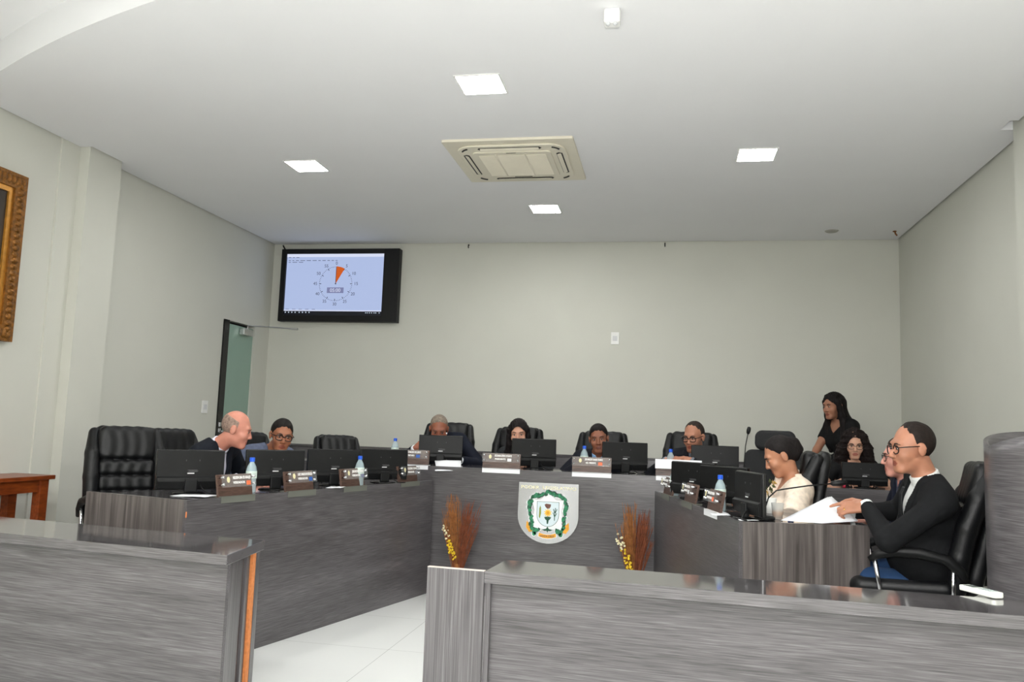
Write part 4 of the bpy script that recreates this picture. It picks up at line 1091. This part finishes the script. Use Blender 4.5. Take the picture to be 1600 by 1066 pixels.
    if tie:
        tm = pmat('tie_%d_%d_%d' % tie, tie, .6, noise=.2, scale=40)
        pts = [T(0, .100, .455), T(0, .118, .43), T(0, .135, .35), T(0, .138, .24), T(0, .135, .12)]
        V = []; ws = (.016, .012, .020, .026, .03)
        for p, w_ in zip(pts, ws):
            for a, b in ((-1, 0), (0, .008), (1, 0), (0, -.008)): V.append(p+X*a*w_+F*b)
        F_ = [(i*4+k, i*4+(k+1) % 4, i*4+4+(k+1) % 4, i*4+4+k) for i in range(4) for k in range(4)]+[(3, 2, 1, 0), (16, 17, 18, 19)]
        mk('necktie', V, F_, tm, root)
    TR = []
    TR += [ell(T(0, 0, -.01), np.array((.178, .14, .11))*sc, RT, .03)]
    for hj, k_, a_ in kn: TR += [cap(hj, k_, .092*sc, .070*sc, .03), cap(k_, a_+np.array((0, 0, .02)), .067*sc, .058*sc, .02)]
    lp = np.array([P0]+[k[1] for k in kn]+[k[2] for k in kn])
    ft = union(TR)
    meshin('trousers', None, lp.min(0)-.2, lp.max(0)+.2, .009, pmat('trousers_%d_%d_%d' % legs, legs, .85, noise=.12, scale=20, bump=.1, bscale=260), root, fn=lambda P: ft(P)+.004*fbm(P, 10, 5))
    for hj, k_, a_ in kn:
        SP = [cap(a_+np.array((0, -.03, -.045)), a_+np.array((0, .16, -.05)), .036, .032, .02), cap(a_, a_+np.array((0, 0, -.03)), .046, .046, .02)]
        fs2 = union(SP); o = meshin('shoe', None, a_-np.array((.07, .1, .09)), a_+np.array((.07, .24, .07)), .008, pmat('black_shoe', (16, 15, 15), .35), root, fn=lambda P, f=fs2: np.maximum(f(P), .002-P[:, 2]))
    # hair
    style, hcol = hair
    if style:
        hm = pmat('hair_%d_%d' % (hcol[0], hcol[1]), hcol, .62, noise=.35, scale=70, bump=.35, bscale=240, spec=.2)
        R32 = RH
        T2 = lambda x, y, z: Hd32+R32@np.array((x, y, z), np.float32)*s
        capf = ell(T2(0, -.013, .038), np.array((.0815, .0975, .0945))*s, R32)[0]
        def hairf(P):
            q = (P-Hd32)@R32/s; x, y, z = q[:, 0], q[:, 1], q[:, 2]
            t_ = capf(P)
            rip = .004*np.sin(x*210)+.003*np.sin(x*430+1)
            zz = np.clip(z-.01, 0, 1)
            nape = (z+.062+.25*np.clip(y+.02, -1, 1))*s
            if style in ('short', 'gray', 'bun'):
                yl = {'short': .022, 'gray': .012, 'bun': .012}[style]+.74*zz+rip
                line = (yl-y)*.8*s; th = .0065*s*np.clip(1-line/(.022*s), 0, 1)
                if style == 'gray': th = th+.003*s
                d = np.maximum(np.maximum(t_+th, -line), -nape)+.0015*fbm(P, 60, 4)
            elif style == 'receding':
                yl = .014+.30*zz+rip-.25*np.maximum(0, .045-np.abs(x))*0
                line = (yl-y)*.9*s; th = .0065*s*np.clip(1-line/(.03*s), 0, 1)
                d = np.maximum(np.maximum(t_+th, -line), -nape)+.0015*fbm(P, 60, 4)
            elif style == 'bald':                                       # a fringe round the sides and back
                d = np.maximum(np.maximum(t_+.0030*s, -(-.95*(y-.012)+.1*z)*s), -nape)
                d = np.maximum(d, (z-.060-.35*np.clip(-y, -.1, .1))*s)+.0008*fbm(P, 80, 4)
            elif style == 'long':
                l2 = (-.60*(y-.084)+.80*(z-.058)-.35*np.abs(x)*(z > 0)*0)*s
                d = np.maximum(t_-.006*s, -l2)+.0015*fbm(P*np.array((1, 1, .25), np.float32), 90, 4)
            else:
                d = t_
            # keep the ears free
            if style in ('short', 'gray', 'receding', 'bald', 'bun'):
                ear = np.sqrt(((np.abs(x)-.085)/.022)**2+((y+.006)/.026)**2+((z+.010)/.040)**2)-1
                d = np.maximum(d, -ear*.02*s)
            return d
        extra = []
        if style == 'long':
            for q in (-1, 1):
                pp = [T2(q*.050, .030, .100), T2(q*.080, .022, .045), T2(q*.084, .012, -.02), T2(q*.086, .004, -.09)]
                z_ = Hd32[2]; sh = Sh[0 if q < 0 else 1]
                pp += [(pp[-1]*.45+(T(q*.115, .045, .40))*.55).astype(np.float32), T(q*.100, .105, .30), T(q*.09, .12, .20)]
                rr = [.014, .021, .024, .028, .032, .034, .02]
                for a, b, r1, r2 in zip(pp[:-1], pp[1:], rr[:-1], rr[1:]): extra.append(cap(a, b, r1*s, r2*s, .02))
            extra += [cap(T2(0, -.06, .02), T2(0, -.065, -.09), .075*s, .072*s, .03), cap(T2(0, -.065, -.09), T(0, -.12, .34), .07*s, .06*s, .03)]
        if style == 'bun': extra += [cap(T2(0, -.045, .04), T2(0, -.095, .035), .060*s, .042*s, .02), cap(T2(0, -.11, .035), T2(0, -.12, -.01), .038*s, .030*s, .02), ell(T2(0, -.075, -.01), np.array((.06, .045, .06))*s, R32, .02)]
        if style == 'curly':
            extra = [ell(T2(0, -.045, .040), np.array((.108, .100, .098))*s, R32, .02)]
            for q in (-1, 1):
                extra += [cap(T2(q*.070, .010, .065), T2(q*.098, -.01, -.05), .036*s, .050*s, .02), cap(T2(q*.098, -.01, -.05), T2(q*.115, -.03, -.17), .052*s, .058*s, .03)]
            extra += [cap(T2(0, -.08, .0), T2(0, -.09, -.17), .09*s, .09*s, .03)]
        fh = union(extra, hairf) if extra else hairf
        fx = None
        if style == 'long':
            fx = lambda P: np.maximum(fh(P)+.0022*np.sin(((P-Hd32)@R32)[:, 0]*330+((P-Hd32)@R32)[:, 1]*120), -ell(T2(0, .085, -.012), np.array((.057, .085, .088))*s, R32)[0](P))
        elif style == 'curly':
            fx = lambda P: np.maximum(fh(P)+.010*fbm(P, 55, 8)+.005*fbm(P, 110, 9), -ell(T2(0, .085, -.012), np.array((.060, .085, .092))*s, R32)[0](P))
        else: fx = fh
        ext = .17 if style in ('short', 'gray', 'receding', 'bald', 'bun') else .26
        lo3 = Hd-ext; hi3 = Hd+ext
        if style in ('long', 'curly'): lo3 = lo3-np.array((.05, .08, .26))
        meshin('hair', None, lo3, hi3, .0045 if s > 0 else h, hm, root, fn=fx)
    if glasses:
        gm = pmat('glasses_%d' % glasses[0], glasses, .25); r = gl*s
        fr = MB()
        for q in (-1, 1):
            pts = []
            for k in range(17):
                a = 2*PI*k/16; ca, sa = math.cos(a), math.sin(a)
                pts.append(HM @ Vector((q*.0335+.0265*math.copysign(abs(ca)**.7, ca), (.1015-.006*abs(ca)), -.002+.0195*math.copysign(abs(sa)**.75, sa))))
            fr.tube(pts, r, 6, False)
            fr.tube([HM @ Vector((q*.0600, .0955, .008)), HM @ Vector((q*.078, .075, .010)), HM @ Vector((q*.083, -.005, .012)), HM @ Vector((q*.080, -.03, -.005))], r*.9, 5)
        fr.tube([HM @ Vector((-.008, .1035, .003)), HM @ Vector((0, .1065, .006)), HM @ Vector((.008, .1035, .003))], r, 6)
        g_ = fr.build('glasses', gm, root, True)
    return root, T, HM, arms

HR = (34, 30, 30)
NAVY = (20, 24, 36)
# left wing
person('bald man in a dark suit and white shirt on the left, seen from the side', (-3.32, 5.34, .60), .12, (-2.905, 5.20, 1.255), -2, (22, 14, 0), s=1.0, lean=.05, drop=.045,
       skin=(204, 138, 118), top=('jacket', (24, 28, 36)), shirt=(228, 228, 240), hair=('bald', (150, 128, 116)), brow=(150, 118, 100), belly=.1, h=.005, desk=.89)
person('man in a bluish grey jacket and dark glasses on the left, seen face on', (-3.22, 5.98, .60), .12, (-2.845, 5.76, 1.215), -36, (-52, 8, -6), s=1.0, lean=.07, drop=.055, gl=.0034,
       skin=(158, 102, 74), top=('jacket', (92, 100, 122)), shirt=(40, 48, 74), hair=('short', (28, 24, 22)), glasses=(18, 18, 20), h=.0055, desk=.89, jaw=1.08)
# centre desk
person('grey haired man in a navy suit looking down, hand at his chin', (-1.93, 7.40, .72), .24, (-2.00, 7.10, 1.305), -86, (-74, 25, 0), s=1.0, lean=.10, drop=.03,
       skin=(142, 84, 62), top=('jacket', NAVY), shirt=(236, 238, 242), hair=('gray', (128, 116, 104)), brow=(90, 78, 70), h=.006, desk=1.003,
       hands=[None, ((-2.175, 6.97, 1.125), (.75, .05, .5), (-.4, -.6, .4), .9)])
person('woman with long straight dark hair in a dark patterned jacket at the centre desk', (-1.27, 7.40, .70), .24, (-1.275, 7.10, 1.290), -88, (-84, 9, 3), s=.97,
       skin=(196, 146, 122), top=('pattern', (40, 42, 44)), shirt=(20, 20, 22), hair=('long', (26, 22, 22)), fem=True, h=.006, desk=1.003)
person('smiling man in a dark jacket and light blue shirt at the centre desk', (-.60, 7.32, .70), .24, (-.566, 7.00, 1.272), -90, (-88, 6, 5), s=.98,
       skin=(134, 84, 62), top=('jacket', (18, 20, 30)), shirt=(140, 182, 226), hair=('short', (26, 22, 20)), h=.006, desk=1.003)
person('balding man in dark glasses, grey shirt and tie at the right of the centre desk', (.24, 7.32, .72), .24, (.225, 7.02, 1.315), -98, (-118, 12, 0), s=1.0, gl=.0034,
       skin=(168, 116, 92), top=('jacket', (20, 22, 28)), shirt=(112, 118, 128), tie=(26, 30, 44), hair=('receding', (46, 38, 34)), glasses=(16, 16, 18), h=.006, desk=1.003,
       hands=[((.20, 6.84, 1.125), (-1, -.15, .02), (-.1, -.5, .8), .9), ((.0, 6.80, 1.115), (.7, -.5, .1), (-.2, -.5, .8), .9)])
# right side
_CREAM, T_, HM_, A_ = person('woman in a cream blouse with tied back dark hair, reading, seen from the side', (.82, 5.58, .60), .12, (.715, 5.48, 1.215), 186, (183, 28, 0), s=1.0,
       skin=(186, 130, 100), top=('blouse', (236, 220, 202)), shirt=None, hair=('bun', (30, 26, 26)), fem=True, belly=.15, h=.005, desk=.89, legs=(30, 30, 34),
       hands=[((.55, 5.30, .925), (-.9, .4, -.05), (0, 0, 1), .6), ((.52, 5.62, .925), (-1, -.1, 0), (0, 0, 1), .6)])
person('man in a dark navy jacket half hidden behind the near man on the right', (1.66, 5.46, .58), .12, (1.398, 5.36, 1.238), 176, (176, 4, 0), s=.98, lean=-.04,
       skin=(212, 150, 134), top=('jacket', (24, 28, 42)), shirt=(60, 64, 80), hair=('short', (60, 46, 40)), glasses=(30, 28, 30), h=.006, desk=.80,
       hands=[((1.20, 5.25, .86), (-1, 0, 0), (0, 0, 1), .5), ((1.20, 5.62, .86), (-1, 0, 0), (0, 0, 1), .5)])
_NEAR, _T2, _H2, A_2 = person('near man on the right in black jacket and blue jeans, pointing at white pages', (1.42, 4.72, .62), .12, (1.236, 4.52, 1.298), 176, (190, 4, 0), s=1.05, drop=.078, thigh=.34, gl=.0028,
       skin=(176, 122, 96), top=('jacket', (20, 21, 23)), shirt=(232, 234, 232), tie=(24, 26, 28), hair=('receding', (36, 29, 26)), glasses=(20, 18, 18), belly=.25, h=.0045, desk=.89, legs=(28, 58, 96), point=0,
       hands=[((1.035, 4.63, .990), (-1, .08, -.16), (.10, -.62, .72), .8), ((1.02, 4.92, .93), (-1, .1, 0), (0, 0, 1), .5)])
person('seated woman with big curly dark hair, round glasses and a black top, far right', (1.60, 7.66, .68), .24, (1.575, 7.44, 1.300), -94, (-98, 12, 0), s=.96,
       skin=(206, 158, 132), top=('tee', (17, 17, 18)), shirt=None, hair=('curly', (30, 23, 22)), fem=True, glasses=(60, 50, 46), h=.006, desk=.956)
person('standing woman with long dark hair in a black blouse leaning forward behind the desks', (1.72, 8.20, 1.12), .24, (1.525, 8.06, 1.645), -150, (-146, 8, 0), s=.98,
       skin=(160, 112, 88), top=('tee', (16, 16, 17)), shirt=None, hair=('long', (24, 20, 20)), fem=True, h=.006, stand=True, legs=(26, 26, 30),
       hands=[((1.52, 7.75, 1.02), (-.3, -1, -.3), (-.3, -.1, 1), .5), ((1.28, 8.00, 1.06), (-.6, -.8, -.3), (-.3, -.1, 1), .5)])

# leaf brooch of the woman in cream
lf = MB(); lg = MB(); rn = random.Random(8)
for i in range(26):
    x = rn.uniform(-.075, .05); u = rn.uniform(.32, .48); c = T_(x, .165-.45*max(0, u-.36), u); a = rn.uniform(0, PI)
    d = Vector((math.cos(a)*.024, 0, math.sin(a)*.024)); n = Vector((-d.z, 0, d.x))*.45; c = Vector(c)
    (lf if i % 3 else lg).add([c-d+Vector((0, -.01, 0)), c-n+Vector((0, .004, 0)), c+d+Vector((0, .004, 0)), c+n+Vector((0, .006, 0)), c+Vector((0, .012, 0))], [(0, 1, 4), (1, 2, 4), (2, 3, 4), (3, 0, 4), (3, 2, 1, 0)])
o = lf.build('leaf_necklace', pmat('leaf_green', (74, 84, 44), .5, noise=.4, scale=50), _CREAM); lg.build('gold_leaf', pmat('leaf_gold', (190, 150, 70), .4, noise=.3, scale=50), o)

rg = A_2[0]; d_ = unit(rg[3]); n_ = unit(np.asarray(rg[4])-d_*(np.asarray(rg[4])@d_)); a_ = np.cross(d_, n_)
c_ = rg[2]+d_*.112-a_*.010-n_*.004
MB().tube([tuple(c_+a_*.0105*math.cos(2*PI*k/12)+n_*.0105*math.sin(2*PI*k/12)) for k in range(13)], .0022, 6, False).build('ring', pmat('gold_ring', (230, 180, 90), .2, metal=1), _NEAR, True)
